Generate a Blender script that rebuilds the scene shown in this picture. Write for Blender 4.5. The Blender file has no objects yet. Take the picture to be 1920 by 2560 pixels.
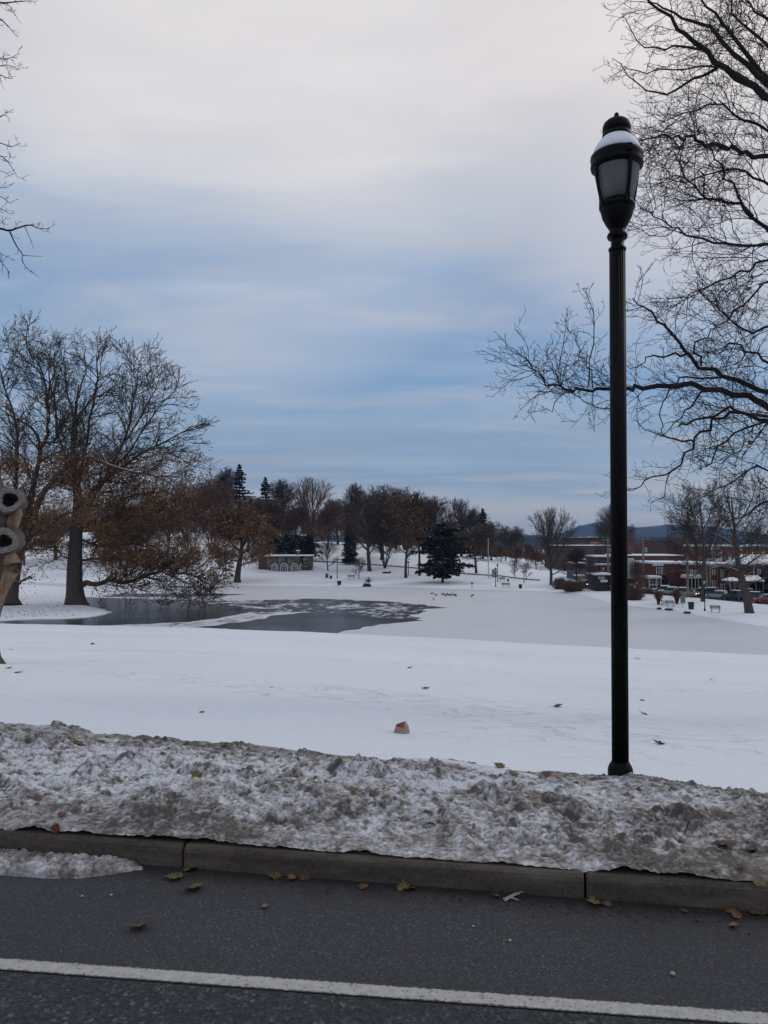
import bpy, math, random
import numpy as np
R = math.radians
sc = bpy.context.scene
# ------------------------------------------------------------------ camera
F = 1923.0; PITCH = math.atan(70/1923.0); CZ = 1.6
cd = bpy.data.cameras.new('camera'); cam = bpy.data.objects.new('camera', cd); sc.collection.objects.link(cam)
cam.location = (0, 0, CZ); cam.rotation_euler = (R(90)+PITCH, 0, 0)
cd.sensor_fit = 'VERTICAL'; cd.sensor_height = 36; cd.lens = F/2560*36
cd.clip_start = 0.1; cd.clip_end = 20000
sc.camera = cam
# ------------------------------------------------------------------ light
SUN_EL, SUN_AZ = 38, 62          # azimuth clockwise from +Y: front right, behind thin cloud
sl = bpy.data.lights.new('sun', 'SUN'); sun = bpy.data.objects.new('sun', sl); sc.collection.objects.link(sun)
sl.energy = 0.5; sl.angle = R(18); sl.color = (1, .94, .86)
sun.rotation_euler = (R(SUN_EL-90), 0, R(-SUN_AZ))
sc.view_settings.view_transform = 'Standard'; sc.view_settings.look = 'None'
sc.view_settings.gamma = 1; sc.view_settings.exposure = 0
sc.cycles.use_denoising = True
sc.cycles.max_bounces = 6; sc.cycles.diffuse_bounces = 2; sc.cycles.glossy_bounces = 2
sc.cycles.transparent_max_bounces = 8; sc.cycles.transmission_bounces = 4; sc.cycles.volume_bounces = 0
w = bpy.data.worlds.new('World'); sc.world = w; w.use_nodes = True
nt = w.node_tree; nt.nodes.clear()

class NG:
    """small helper to write node trees"""
    def __init__(s, nt): s.nt = nt
    def n(s, typ, ins=None, **kw):
        o = s.nt.nodes.new(typ)
        for k, v in kw.items(): setattr(o, k, v)
        for k, v in (ins or {}).items():
            if hasattr(v, 'is_linked') or isinstance(v, bpy.types.NodeSocket): s.nt.links.new(v, o.inputs[k])
            else: o.inputs[k].default_value = v
        return o
    def math(s, op, a, b=0.0, c=0.0, clamp=False):
        return s.n('ShaderNodeMath', {0: a, 1: b, 2: c}, operation=op, use_clamp=clamp).outputs[0]
    def noise(s, vec, scale, detail=4, rough=.55, dist=0.0):
        return s.n('ShaderNodeTexNoise', {'Vector': vec, 'Scale': scale, 'Detail': detail, 'Roughness': rough, 'Distortion': dist}).outputs['Fac']
    def mapv(s, vec, scale=(1, 1, 1), loc=(0, 0, 0), rot=(0, 0, 0)):
        return s.n('ShaderNodeMapping', {'Vector': vec, 'Scale': scale, 'Location': loc, 'Rotation': rot}).outputs[0]
    def ramp(s, fac, stops, interp='LINEAR'):
        o = s.n('ShaderNodeValToRGB', {'Fac': fac}); cr = o.color_ramp; cr.interpolation = interp
        while len(cr.elements) < len(stops): cr.elements.new(.5)
        for e, (p, c) in zip(cr.elements, stops):
            e.position = p; e.color = (c, c, c, 1) if isinstance(c, (int, float)) else (*c, 1)
        return o.outputs[0]
    def mix(s, fac, a, b, bt='MIX'):
        o = s.n('ShaderNodeMix', data_type='RGBA', blend_type=bt, clamp_factor=True)
        for i, v in ((0, fac), (6, a), (7, b)):
            if isinstance(v, bpy.types.NodeSocket): s.nt.links.new(v, o.inputs[i])
            else: o.inputs[i].default_value = v if i == 0 or len(v) == 4 else (*v, 1)
        return o.outputs[2]

def srgb(r, g, b):
    f = lambda c: ((c/255+.055)/1.055)**2.4 if c > 10 else c/255/12.92
    return (f(r), f(g), f(b))

g = NG(nt)
STR = 0.1
sky = g.n('ShaderNodeTexSky', sky_type='NISHITA', sun_disc=False, sun_elevation=R(SUN_EL), sun_rotation=R(SUN_AZ), altitude=100, air_density=1.0, dust_density=1.0, ozone_density=1.5)
tc = g.n('ShaderNodeTexCoord').outputs['Generated']
sep = g.n('ShaderNodeSeparateXYZ', {0: tc}); dx, dy, dz = sep.outputs
zc = g.math('MAXIMUM', dz, 0.0)
# cloud sheet: direction projected on a flat layer so bands flatten towards the horizon
den = g.math('ADD', zc, 0.10)
px_ = g.math('DIVIDE', dx, den); py_ = g.math('DIVIDE', dy, den)
cv = g.n('ShaderNodeCombineXYZ', {0: px_, 1: py_, 2: 0.0}).outputs[0]
n1 = g.noise(g.mapv(cv, (.35, .9, 1), (3.1, 1.7, 0), (0, 0, R(8))), 1.0, 4, .5, .3)
n2 = g.noise(g.mapv(cv, (.5, 1.6, 1), (7.3, 4.1, 0), (0, 0, R(-6))), 1.6, 5, .55, .2)
n3 = g.noise(g.mapv(cv, (.12, .8, 1), (1.3, 9.1, 0), (0, 0, R(5))), 1.3, 5, .5, .2)
# elevation, disturbed by the clouds, drives the tone of the layer
e = g.math('ADD', zc, g.math('MULTIPLY', g.math('SUBTRACT', n1, .5), .30))
e = g.math('ADD', e, g.math('MULTIPLY', g.math('SUBTRACT', n2, .5), .07))
S = srgb
base = g.ramp(e, [(0.0, S(172, 178, 190)), (.05, S(164, 173, 189)), (.09, S(134, 157, 186)), (.17, S(139, 166, 197)), (.23, S(128, 160, 198)),
                  (.30, S(138, 167, 203)), (.37, S(163, 181, 206)), (.45, S(192, 197, 209)), (.55, S(212, 210, 214)), (.66, S(206, 206, 215)), (1.0, S(178, 186, 206))])
n5 = g.noise(g.mapv(cv, (.8, 1.5, 1), (2.3, 6.1, 0), (0, 0, R(18))), 1.1, 6, .55, .35)
hi = g.ramp(zc, [(.22, 0.0), (.42, 1.0)])
base = g.mix(g.math('MULTIPLY', g.ramp(n5, [(.50, 0.0), (.68, .85)]), hi), base, S(238, 234, 233))
base = g.mix(g.math('MULTIPLY', g.ramp(n5, [(.34, .95), (.52, 0.0)]), g.ramp(zc, [(.10, .25), (.30, 1.0)])), base, S(172, 181, 199))
base = g.mix(g.math('MULTIPLY', g.ramp(n2, [(.50, 0.0), (.75, .38)]), g.ramp(zc, [(.05, .3), (.2, 1.0)])), base, S(182, 193, 211))
streak = g.ramp(n3, [(.48, 0.0), (.66, 1.0)])
low = g.ramp(zc, [(0.0, .8), (.12, .45), (.22, .28), (.32, .12), (.5, 0.0)])
base = g.mix(g.math('MULTIPLY', streak, low), base, S(172, 178, 192))
br = g.n('ShaderNodeVectorMath', {0: tc, 1: (-.165, .845, .508)}, operation='DOT_PRODUCT').outputs['Value']
base = g.mix(g.math('MULTIPLY', g.ramp(br, [(.93, 0.0), (.99, .8)]), g.ramp(n1, [(.30, .2), (.55, 1.0)])), base, S(236, 232, 231))
warm = g.n('ShaderNodeVectorMath', {0: tc, 1: (math.sin(R(28))*math.cos(R(31)), math.cos(R(28))*math.cos(R(31)), math.sin(R(31)))}, operation='DOT_PRODUCT').outputs['Value']
glow = g.ramp(warm, [(.93, 0.0), (1.0, 1.0)])
base = g.mix(g.math('MULTIPLY', glow, .6), base, S(246, 236, 230))
lp = g.n('ShaderNodeVectorMath', {0: base, 3: 1/STR}, operation='SCALE'); nt.links.new(base, lp.inputs[0]); lp.inputs['Scale'].default_value = 1/STR
tot = g.mix(.93, sky.outputs[0], lp.outputs[0])
bg = g.n('ShaderNodeBackground', {'Color': tot, 'Strength': STR})
g.n('ShaderNodeOutputWorld', {'Surface': bg.outputs[0]})

# ------------------------------------------------------------------ projection helpers (photo pixels -> rays)
cp, sp = math.cos(PITCH), math.sin(PITCH)
def ray(px, py):
    a = (px-960)/F; b = (1280-py)/F
    return (a, cp-b*sp, sp+b*cp)
def at(px, py, Y):
    d = ray(px, py); t = Y/d[1]
    return (d[0]*t, Y, CZ+d[2]*t)
def on(px, py, z):
    d = ray(px, py); t = (z-CZ)/d[2]
    return (d[0]*t, d[1]*t, z)
# ------------------------------------------------------------------ numpy noise
def _h(ix, iy, s):
    n = (ix.astype(np.int64)*374761393 + iy.astype(np.int64)*668265263 + s*974711) & 0xffffffff
    n = ((n ^ (n >> 13))*1274126177) & 0xffffffff
    n = n ^ (n >> 16)
    return (n & 0xffff)/65535.0
def perlin(x, y, s=0):
    ix = np.floor(x); iy = np.floor(y); fx = x-ix; fy = y-iy
    u = fx*fx*fx*(fx*(fx*6-15)+10); v = fy*fy*fy*(fy*(fy*6-15)+10)
    def gr(ox, oy):
        a = _h(ix+ox, iy+oy, s)*2*np.pi
        return np.cos(a)*(fx-ox)+np.sin(a)*(fy-oy)
    a = gr(0, 0); b = gr(1, 0); c = gr(0, 1); d = gr(1, 1)
    return ((a+(b-a)*u)*(1-v)+(c+(d-c)*u)*v)*1.4
def fbm(x, y, o=4, s=0):
    r = 0; am = 1; t = 0
    for i in range(o):
        r = r+am*perlin(x*2**i, y*2**i, s+i); t += am; am *= .5
    return r/t
def sstep(a, b, x):
    t = np.clip((x-a)/(b-a), 0, 1); return t*t*(3-2*t)
# ------------------------------------------------------------------ terrain
WZ = -8.1
near_px = [(2600, 1660), (2250, 1656), (1920, 1647), (1504, 1626), (1157, 1606), (828, 1589), (600, 1580), (382, 1573), (180, 1569), (0, 1565), (-300, 1562), (-700, 1560)]
left_px = [(-700, 1554), (-300, 1555), (0, 1553), (60, 1548), (181, 1546), (241, 1540), (275, 1531), (256, 1523), (213, 1515), (200, 1505), (203, 1493), (256, 1488), (273, 1484), (256, 1478), (215, 1473), (163, 1470), (100, 1465), (45, 1461), (-80, 1460), (-80, 1456), (0, 1455), (100, 1457)]
far_px = [(163, 1459), (300, 1461), (554, 1464), (800, 1465), (1001, 1468), (1130, 1472), (1200, 1474), (1300, 1476), (1374, 1479), (1430, 1484), (1460, 1488), (1489, 1496), (1525, 1506), (1566, 1514), (1654, 1522), (1730, 1534), (1769, 1543), (1838, 1554), (1920, 1568), (2100, 1590), (2400, 1610), (2600, 1630)]
W2 = lambda L: [on(a, b, WZ)[:2] for a, b in L]
nearW, leftW, farW = W2(near_px), W2(left_px), W2(far_px)
def smooth_poly(P, k):
    for _ in range(k):
        Q = []
        for i in range(len(P)):
            a = P[i]; b = P[(i+1) % len(P)]
            Q += [(a[0]*.75+b[0]*.25, a[1]*.75+b[1]*.25), (a[0]*.25+b[0]*.75, a[1]*.25+b[1]*.75)]
        P = Q
    return P
POND = smooth_poly(nearW+leftW+farW, 1)
PP = np.array(POND)
def pond_sd(x, y):
    """signed distance to the pond edge, positive on land"""
    sh = np.shape(x); x = np.ravel(np.asarray(x, float)); y = np.ravel(np.asarray(y, float))
    best = np.full(x.shape, 1e18); inside = np.zeros(x.shape, bool)
    n = len(PP)
    for i in range(n):
        ax, ay = PP[i]; bx, by = PP[(i+1) % n]
        ex, ey = bx-ax, by-ay; L = ex*ex+ey*ey+1e-12
        t = np.clip(((x-ax)*ex+(y-ay)*ey)/L, 0, 1)
        d = (x-ax-t*ex)**2+(y-ay-t*ey)**2
        best = np.minimum(best, d)
        c = ((ay > y) != (by > y)); 
        if abs(by-ay) > 1e-12: inside ^= c & (x < (y-ay)*ex/(by-ay)+ax)
    r = np.sqrt(best); r[inside] *= -1
    return r.reshape(sh)
ns = sorted(nearW); nsx = np.array([p[0] for p in ns]); nsy = np.array([p[1] for p in ns])
fs = sorted(farW); fsx = np.array([p[0] for p in fs]); fsy = np.array([p[1] for p in fs])
fsx = np.concatenate([[-400, -100], fsx]); fsy = np.concatenate([[175, 175], fsy])
def yk(x): return 3.649-0.1726*x
def z_edge(x): return np.clip(-0.03-0.045*x, -.22, .12)
def hgt(x, y):
    x = np.asarray(x, float); y = np.asarray(y, float)
    v = y-yk(x)
    ysh = np.interp(x, nsx, nsy)
    ze = z_edge(x)
    t = np.clip((v-2.0)/np.maximum(ysh-yk(x)-2.0, 1), 0, 1)
    near = ze*(1-t)+(-7.8)*t
    near = near+0.25*np.sin(np.pi*t)**2*-1.0
    near = near+sstep(.5, 4, v)*(0.055*fbm(x*.8, y*.8, 3, 5)+.05*np.clip(fbm(x*.35, y*.22, 3, 15)-.15, 0, 1)+.10*fbm(x*.12, y*.12, 2, 9))
    near = np.where(v < 0.02, -0.12, near)
    b = 960+F*x/np.maximum(y, 1)
    H = np.interp(b, [-2000, 100, 450, 900, 1200, 1350, 1500, 1920, 4000], [9, 12, 12.3, 7.5, 3.4, 1.2, .5, .6, .8])
    d = y-np.interp(x, fsx, fsy)
    s = np.clip(d/95, 0, 1); S_ = s*s*(3-2*s)
    far = -7.85+H*S_*(1-sstep(450, 900, y))+.12*fbm(x*.07, y*.07, 3, 21)*sstep(0, 12, d)
    base = np.where(y < ysh+1.5, near, far)
    sd = pond_sd(x, y)
    sdn = sd+.25*fbm(x*.5, y*.5, 3, 33)
    z = WZ+np.minimum(np.clip(.38*sdn, -.6, 99), base-WZ)
    return np.where(y < 12, base, z)
_ts = np.concatenate([np.linspace(3, 60, 500), np.linspace(60, 420, 1500)])
def ground(px, py, dz=0):
    """where the ray through a photo pixel meets the land"""
    d = ray(px, py); Y = _ts; X = d[0]/d[1]*Y; Z = CZ+d[2]/d[1]*Y
    h = hgt(X, Y); h = np.maximum(h, WZ)
    k = np.nonzero(Z < h)[0]
    if len(k) == 0: i = len(Y)-1
    else: i = k[0]
    return (float(X[i]), float(Y[i]), float(h[i])+dz)
def gz(x, y): return float(max(hgt(np.array([x]), np.array([y]))[0], WZ))

# ------------------------------------------------------------------ objects, naming, meshes
def tag(o, label=None, cat=None, group=None, kind=None):
    if label: o['label'] = label
    if cat: o['category'] = cat
    if group: o['group'] = group
    if kind: o['kind'] = kind
    return o
def empty(name, loc, label, cat, group=None, rz=0, sc_=1):
    o = bpy.data.objects.new(name, None); sc.collection.objects.link(o)
    o.location = loc; o.rotation_euler = (0, 0, rz); o.scale = (sc_,)*3 if isinstance(sc_, (int, float)) else sc_
    o.empty_display_size = .2
    return tag(o, label, cat, group)
def fastmesh(name, V, F4=None, F3=None, smooth=True):
    V = np.asarray(V, np.float32).reshape(-1, 3); m = bpy.data.meshes.new(name)
    F4 = np.zeros((0, 4), np.int32) if F4 is None or len(F4) == 0 else np.asarray(F4, np.int32)
    F3 = np.zeros((0, 3), np.int32) if F3 is None or len(F3) == 0 else np.asarray(F3, np.int32)
    m.vertices.add(len(V)); m.vertices.foreach_set('co', V.ravel())
    nl = F4.size+F3.size; npoly = len(F4)+len(F3)
    m.loops.add(nl); m.polygons.add(npoly)
    m.loops.foreach_set('vertex_index', np.concatenate([F4.ravel(), F3.ravel()]))
    m.polygons.foreach_set('loop_start', np.concatenate([np.arange(len(F4))*4, F4.size+np.arange(len(F3))*3]).astype(np.int32))
    m.polygons.foreach_set('use_smooth', np.full(npoly, smooth))
    m.update(calc_edges=True); m.validate()
    return m
def obj(name, mesh, mat, parent=None):
    o = bpy.data.objects.new(name, mesh); sc.collection.objects.link(o)
    if mat and not mesh.materials: mesh.materials.append(mat)
    if parent: o.parent = parent
    return o
class MB:
    def __init__(s): s.v = []; s.f = []
    def add(s, v, f):
        k = len(s.v); s.v += [tuple(p) for p in v]; s.f += [tuple(i+k for i in q) for q in f]; return s
    def box(s, c, d, rz=0, bev=0):
        x, y, z = d[0]/2, d[1]/2, d[2]/2; ca, sa = math.cos(rz), math.sin(rz)
        if bev <= 0:
            P = [(i*x, j*y, k*z) for k in (-1, 1) for i, j in ((-1, -1), (1, -1), (1, 1), (-1, 1))]
            Fc = [(3, 2, 1, 0), (4, 5, 6, 7), (0, 1, 5, 4), (1, 2, 6, 5), (2, 3, 7, 6), (3, 0, 4, 7)]
        else:
            b = min(bev, x*.9, y*.9, z*.9); P = []
            for zz, q in ((-z, b), (-z+b, 0), (z-b, 0), (z, b)):
                P += [(i*(x-(q if True else 0)), j*(y-q), zz) for i, j in ((-1, -1), (1, -1), (1, 1), (-1, 1))]
            Fc = [(3, 2, 1, 0), (12, 13, 14, 15)]+[(r*4+i, r*4+(i+1) % 4, r*4+4+(i+1) % 4, r*4+4+i) for r in range(3) for i in range(4)]
        return s.add([(c[0]+ca*p[0]-sa*p[1], c[1]+sa*p[0]+ca*p[1], c[2]+p[2]) for p in P], Fc)
    def tube(s, pts, rad, n=8, cap=True):
        k = len(pts)
        if isinstance(rad, (int, float)): rad = [rad]*k
        V = []; 
        T = []
        for i in range(k):
            a = pts[max(0, i-1)]; b = pts[min(k-1, i+1)]
            t = [b[j]-a[j] for j in range(3)]; L = math.sqrt(sum(q*q for q in t)) or 1; T.append([q/L for q in t])
        ref = (0, 0, 1) if abs(T[0][2]) < .9 else (1, 0, 0)
        for i in range(k):
            t = T[i]; u = (t[1]*ref[2]-t[2]*ref[1], t[2]*ref[0]-t[0]*ref[2], t[0]*ref[1]-t[1]*ref[0]); L = math.sqrt(sum(q*q for q in u)) or 1; u = [q/L for q in u]
            v = (t[1]*u[2]-t[2]*u[1], t[2]*u[0]-t[0]*u[2], t[0]*u[1]-t[1]*u[0])
            for j in range(n):
                a = 2*math.pi*j/n; c_, s_ = math.cos(a)*rad[i], math.sin(a)*rad[i]
                V.append(tuple(pts[i][q]+u[q]*c_+v[q]*s_ for q in range(3)))
        Fc = [(i*n+j, i*n+(j+1) % n, (i+1)*n+(j+1) % n, (i+1)*n+j) for i in range(k-1) for j in range(n)]
        if cap: Fc += [tuple(range(n))[::-1], tuple((k-1)*n+j for j in range(n))]
        return s.add(V, Fc)
    def lathe(s, prof, c=(0, 0, 0), n=24, flute=None):
        V = []
        for r, z in prof:
            for j in range(n):
                a = 2*math.pi*j/n; rr = r*(flute(a) if flute else 1)
                V.append((c[0]+rr*math.cos(a), c[1]+rr*math.sin(a), c[2]+z))
        k = len(prof)
        Fc = [(i*n+j, i*n+(j+1) % n, (i+1)*n+(j+1) % n, (i+1)*n+j) for i in range(k-1) for j in range(n)]
        Fc += [tuple(range(n))[::-1], tuple((k-1)*n+j for j in range(n))]
        return s.add(V, Fc)
    def prism(s, poly, y0, y1, M=None):
        """poly in (x,z), extruded along y"""
        n = len(poly); V = [(p[0], y0, p[1]) for p in poly]+[(p[0], y1, p[1]) for p in poly]
        if M: V = [M(p) for p in V]
        return s.add(V, [tuple(range(n)), tuple(range(n, 2*n))[::-1]]+[(i, i+n, (i+1) % n+n, (i+1) % n) for i in range(n)])
    def build(s, name, mat, parent=None, smooth=False):
        m = bpy.data.meshes.new(name); m.from_pydata(s.v, [], s.f); m.update()
        if smooth: m.polygons.foreach_set('use_smooth', [True]*len(m.polygons))
        bmx = __import__('bmesh').new(); bmx.from_mesh(m)
        __import__('bmesh').ops.recalc_face_normals(bmx, faces=bmx.faces); bmx.to_mesh(m); bmx.free()
        return obj(name, m, mat, parent)

# ------------------------------------------------------------------ materials
def mat(name, fn):
    m = bpy.data.materials.new(name); m.use_nodes = True; t = m.node_tree; t.nodes.clear(); g = NG(t)
    out = g.n('ShaderNodeOutputMaterial'); r = fn(g)
    t.links.new(r, out.inputs['Surface']); return m
def pbsdf(g, col, rough=.8, bump=None, bstr=.3, bdist=.02, spec=.5, metal=0, **kw):
    ins = {'Base Color': col if isinstance(col, bpy.types.NodeSocket) or len(col) == 4 else (*col, 1), 'Roughness': rough, 'Metallic': metal, 'Specular IOR Level': spec}
    ins.update(kw)
    p = g.n('ShaderNodeBsdfPrincipled', ins)
    if bump is not None:
        b = g.n('ShaderNodeBump', {'Height': bump, 'Strength': bstr, 'Distance': bdist}); g.nt.links.new(b.outputs[0], p.inputs['Normal'])
    return p.outputs[0]
def simple(name, col, rough=.7, var=.25, scale=6, spec=.4, metal=0, bump=0.0):
    def fn(g):
        c = g.n('ShaderNodeTexCoord').outputs['Object']; n = g.noise(c, scale, 4)
        lo = tuple(q*(1-var) for q in col); hi = tuple(min(1, q*(1+var)) for q in col)
        return pbsdf(g, g.ramp(n, [(.3, lo), (.7, hi)]), rough, n if bump else None, bump, .02, spec, metal)
    return mat(name, fn)
def f_snow(g):
    c = g.n('ShaderNodeTexCoord').outputs['Object']
    a = g.noise(c, .8, 3); b = g.noise(c, 14, 5, .6); f = g.noise(c, 160, 2)
    col = g.ramp(a, [(.3, (.76, .785, .82)), (.7, (.82, .84, .865))])
    h = g.math('ADD', g.math('MULTIPLY', b, .6), g.math('MULTIPLY', f, .08))
    return pbsdf(g, col, .75, h, .35, .03, .25)
SNOW = mat('snow', f_snow)
def f_bark(base, sc_=3.0):
    def fn(g):
        c = g.n('ShaderNodeTexCoord').outputs['Object']
        a = g.noise(g.mapv(c, (1, 1, .18)), sc_*4, 6, .65, .4); b = g.noise(c, sc_*.3, 3)
        lo = tuple(q*.55 for q in base); hi = tuple(q*1.5 for q in base)
        col = g.mix(g.ramp(b, [(.35, 0.0), (.7, .5)]), g.ramp(a, [(.3, lo), (.7, hi)]), tuple(q*1.1 for q in (base[0]*.9, base[1], base[2])))
        return pbsdf(g, col, .9, a, .9, .05, .15)
    return fn
BARK = mat('bark', f_bark((.078, .060, .050)))
BARK_B = mat('bark_brown', f_bark((.060, .044, .038)))
BARK_N = mat('bark_near', f_bark((.050, .044, .042), 9))
BARK_L = mat('bark_light', f_bark((.13, .115, .105), 14))
TWIG = simple('twig', (.078, .056, .049), .9, .3, 2, .1)
TWIG_R = simple('twig_red', (.135, .080, .060), .9, .3, 2, .1)
TWIG_O = simple('twig_oak', (.080, .056, .042), .9, .3, 2, .1)
TWIG_N = simple('twig_near', (.024, .020, .021), .8, .3, 4, .15)
LEAF_B = simple('leaf_brown', (.21, .112, .052), .8, .5, 1.2, .15)
LEAF_T = simple('leaf_tan', (.19, .10, .05), .7, .3, 9, .2)
NEEDLE = simple('needles', (.018, .026, .022), .8, .4, 2, .15)
NEEDLE_D = simple('needles_dark', (.019, .020, .015), .8, .4, 2, .15)
BLACK = mat('black_paint', lambda g: pbsdf(g, g.ramp(g.noise(g.n('ShaderNodeTexCoord').outputs['Object'], 30, 4), [(.35, (.002, .002, .0026)), (.75, (.0045, .0045, .0055))]), .5, g.noise(g.n('ShaderNodeTexCoord').outputs['Object'], 90, 3), .08, .004, .14))
# ================================================================== SETTING
def grid_mesh(name, xs, ys, zf):
    X, Y = np.meshgrid(xs, ys); Z = zf(X, Y); nx, ny = len(xs), len(ys)
    i = np.arange(nx-1)[None, :]+np.arange(ny-1)[:, None]*nx
    Fq = np.stack([i, i+1, i+1+nx, i+nx], -1).reshape(-1, 4)
    return fastmesh(name, np.stack([X, Y, Z], -1).reshape(-1, 3), Fq), X, Y, Z
def spaced(parts):
    r = []
    for a, b, n in parts: r += list(np.linspace(a, b, n, endpoint=False))
    return r
xs = spaced([(-6000, -600, 14), (-600, -130, 40), (-130, -9, 130), (-9, 9, 110), (9, 75, 75), (75, 600, 50), (600, 6000, 15)])+[6000]
ys = spaced([(-60, 2, 10), (2, 14, 70), (14, 60, 60), (60, 185, 170), (185, 420, 110), (420, 1200, 26), (1200, 9000, 16)])+[9000]
def f_ground(g):
    c = g.n('ShaderNodeTexCoord').outputs['Object']
    a = g.noise(c, .06, 3); b = g.noise(g.mapv(c, (1, 1.6, 1)), 2.2, 5, .6); f = g.noise(c, 120, 2); m = g.noise(c, .9, 4, .6)
    col = g.ramp(a, [(.3, (.755, .785, .83)), (.7, (.81, .83, .86))])
    # thin snow: grass shows through in small scattered flecks
    fl = g.noise(c, 9, 3, .7); k = g.ramp(g.math('MULTIPLY', fl, g.math('ADD', m, .25)), [(.585, 0.0), (.64, .45)])
    col = g.mix(k, col, (.42, .40, .36))
    h = g.math('ADD', g.math('ADD', g.math('MULTIPLY', b, .8), g.math('MULTIPLY', f, .03)), g.math('MULTIPLY', g.noise(g.mapv(c, (.7, 1.4, 1)), .8, 4, .55), 2.2))
    patch = g.ramp(g.noise(g.mapv(c, (.5, 1, 1)), .16, 3), [(.47, 0.0), (.60, 1.0)]); tr = g.ramp(g.noise(g.mapv(c, (1, 1.5, 1)), 2.0, 3, .5), [(.52, 0.0), (.62, 1.0)])
    h = g.math('SUBTRACT', h, g.math('MULTIPLY', g.math('MULTIPLY', tr, patch), 1.6))
    return pbsdf(g, col, .8, h, .6, .08, .2)
GROUND_M = mat('snow_field', f_ground)
gm, GX, GY, GZ = grid_mesh('snow_ground', xs, ys, hgt)
tag(obj('snow_ground', gm, GROUND_M), kind='structure')

# ---- pond: snow-dusted ice with open water
def inpoly(x, y, P):
    P = np.array(P); ins = np.zeros(x.shape, bool); n = len(P)
    for i in range(n):
        ax, ay = P[i]; bx, by = P[(i+1) % n]
        if abs(by-ay) < 1e-9: continue
        ins ^= ((ay > y) != (by > y)) & (x < (y-ay)*(bx-ax)/(by-ay)+ax)
    return ins
wat = [  # open-water regions (photo outline laid on the water plane) and how open they are
    (.95, [(-700, 1562), (0, 1567), (250, 1569), (252, 1563), (330, 1561), (470, 1556), (560, 1543), (640, 1527), (610, 1516), (540, 1509), (470, 1505), (430, 1499), (205, 1493), (190, 1509), (215, 1516), (262, 1523), (285, 1531), (245, 1541), (180, 1547), (60, 1549), (-700, 1553)]),
    (.92, [(255, 1492), (300, 1484), (420, 1484), (520, 1483), (620, 1486), (540, 1490), (430, 1493)]),
    (.62, [(430, 1499), (560, 1502), (680, 1499), (800, 1496), (900, 1500), (1000, 1506), (1060, 1512), (1135, 1520), (1060, 1523), (1080, 1530), (1030, 1537), (1065, 1552), (940, 1545), (870, 1535), (760, 1530), (690, 1531), (630, 1530), (600, 1518)]),
    (1.25, [(330, 1571), (480, 1568), (560, 1562), (640, 1549), (700, 1537), (760, 1531), (870, 1534), (940, 1545), (1068, 1551), (985, 1557), (940, 1563), (900, 1572), (850, 1578), (825, 1592), (600, 1590)]),
    (.44, [(300, 1563), (470, 1557), (560, 1545), (640, 1530), (700, 1532), (640, 1548), (560, 1561), (440, 1568)]),
]
pxs = np.concatenate([np.linspace(-160, -75, 60, endpoint=False), np.linspace(-75, 25, 330, endpoint=False), np.linspace(25, 110, 60)])
pys = np.concatenate([np.linspace(45, 80, 40, endpoint=False), np.linspace(80, 160, 240, endpoint=False), np.linspace(160, 185, 26)])
pm, X, Y, Z = grid_mesh('pond', pxs, pys, lambda x, y: np.full(x.shape, WZ))
op = np.zeros(X.shape)
for v, P in wat:
    m_ = inpoly(X+.8*fbm(X*.4, Y*.4, 3, 71), Y+1.2*fbm(X*.3, Y*.3, 3, 77), W2(P)); op[m_] = v
for _ in range(2):
    op[1:-1, 1:-1] = (op[1:-1, 1:-1]*2+op[:-2, 1:-1]+op[2:, 1:-1]+op[1:-1, :-2]+op[1:-1, 2:])/6
at_ = pm.attributes.new('open', 'FLOAT', 'POINT'); at_.data.foreach_set('value', op.ravel().astype(np.float32))
def f_pond(g):
    c = g.n('ShaderNodeTexCoord').outputs['Object']
    o = g.n('ShaderNodeAttribute', attribute_name='open').outputs['Fac']
    a = g.math('ADD', g.math('MULTIPLY', g.noise(g.mapv(c, (.8, .45, 1)), .75, 6, .68, .5), .6), g.math('MULTIPLY', g.noise(g.mapv(c, (.8, .5, 1)), .22, 4, .6, .6), .4)); b = g.noise(c, .08, 3)
    s = g.math('ADD', o, g.math('MULTIPLY', g.math('SUBTRACT', a, .5), 2.1))
    k = g.ramp(s, [(.48, 0.0), (.60, 1.0)])
    thin = g.ramp(s, [(.30, 0.0), (.52, .55)])
    ice = g.ramp(b, [(.3, (.56, .575, .61)), (.7, (.615, .625, .65))])
    ice = g.mix(thin, ice, (.36, .38, .42))
    d1 = pbsdf(g, ice, .6, g.noise(c, 5, 3), .1, .02, .3)
    rip = g.noise(g.mapv(c, (1, .6, 1)), 1.4, 4)
    grey = g.ramp(g.noise(c, .12, 4, .6), [(.35, (.020, .024, .030)), (.7, (.085, .092, .105))])
    d2 = pbsdf(g, grey, .22, rip, .06, .02, .24)
    return g.n('ShaderNodeMixShader', {0: k, 1: d1, 2: d2}).outputs[0]
tag(obj('pond', pm, mat('pond_ice_and_water', f_pond)), kind='structure')

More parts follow.
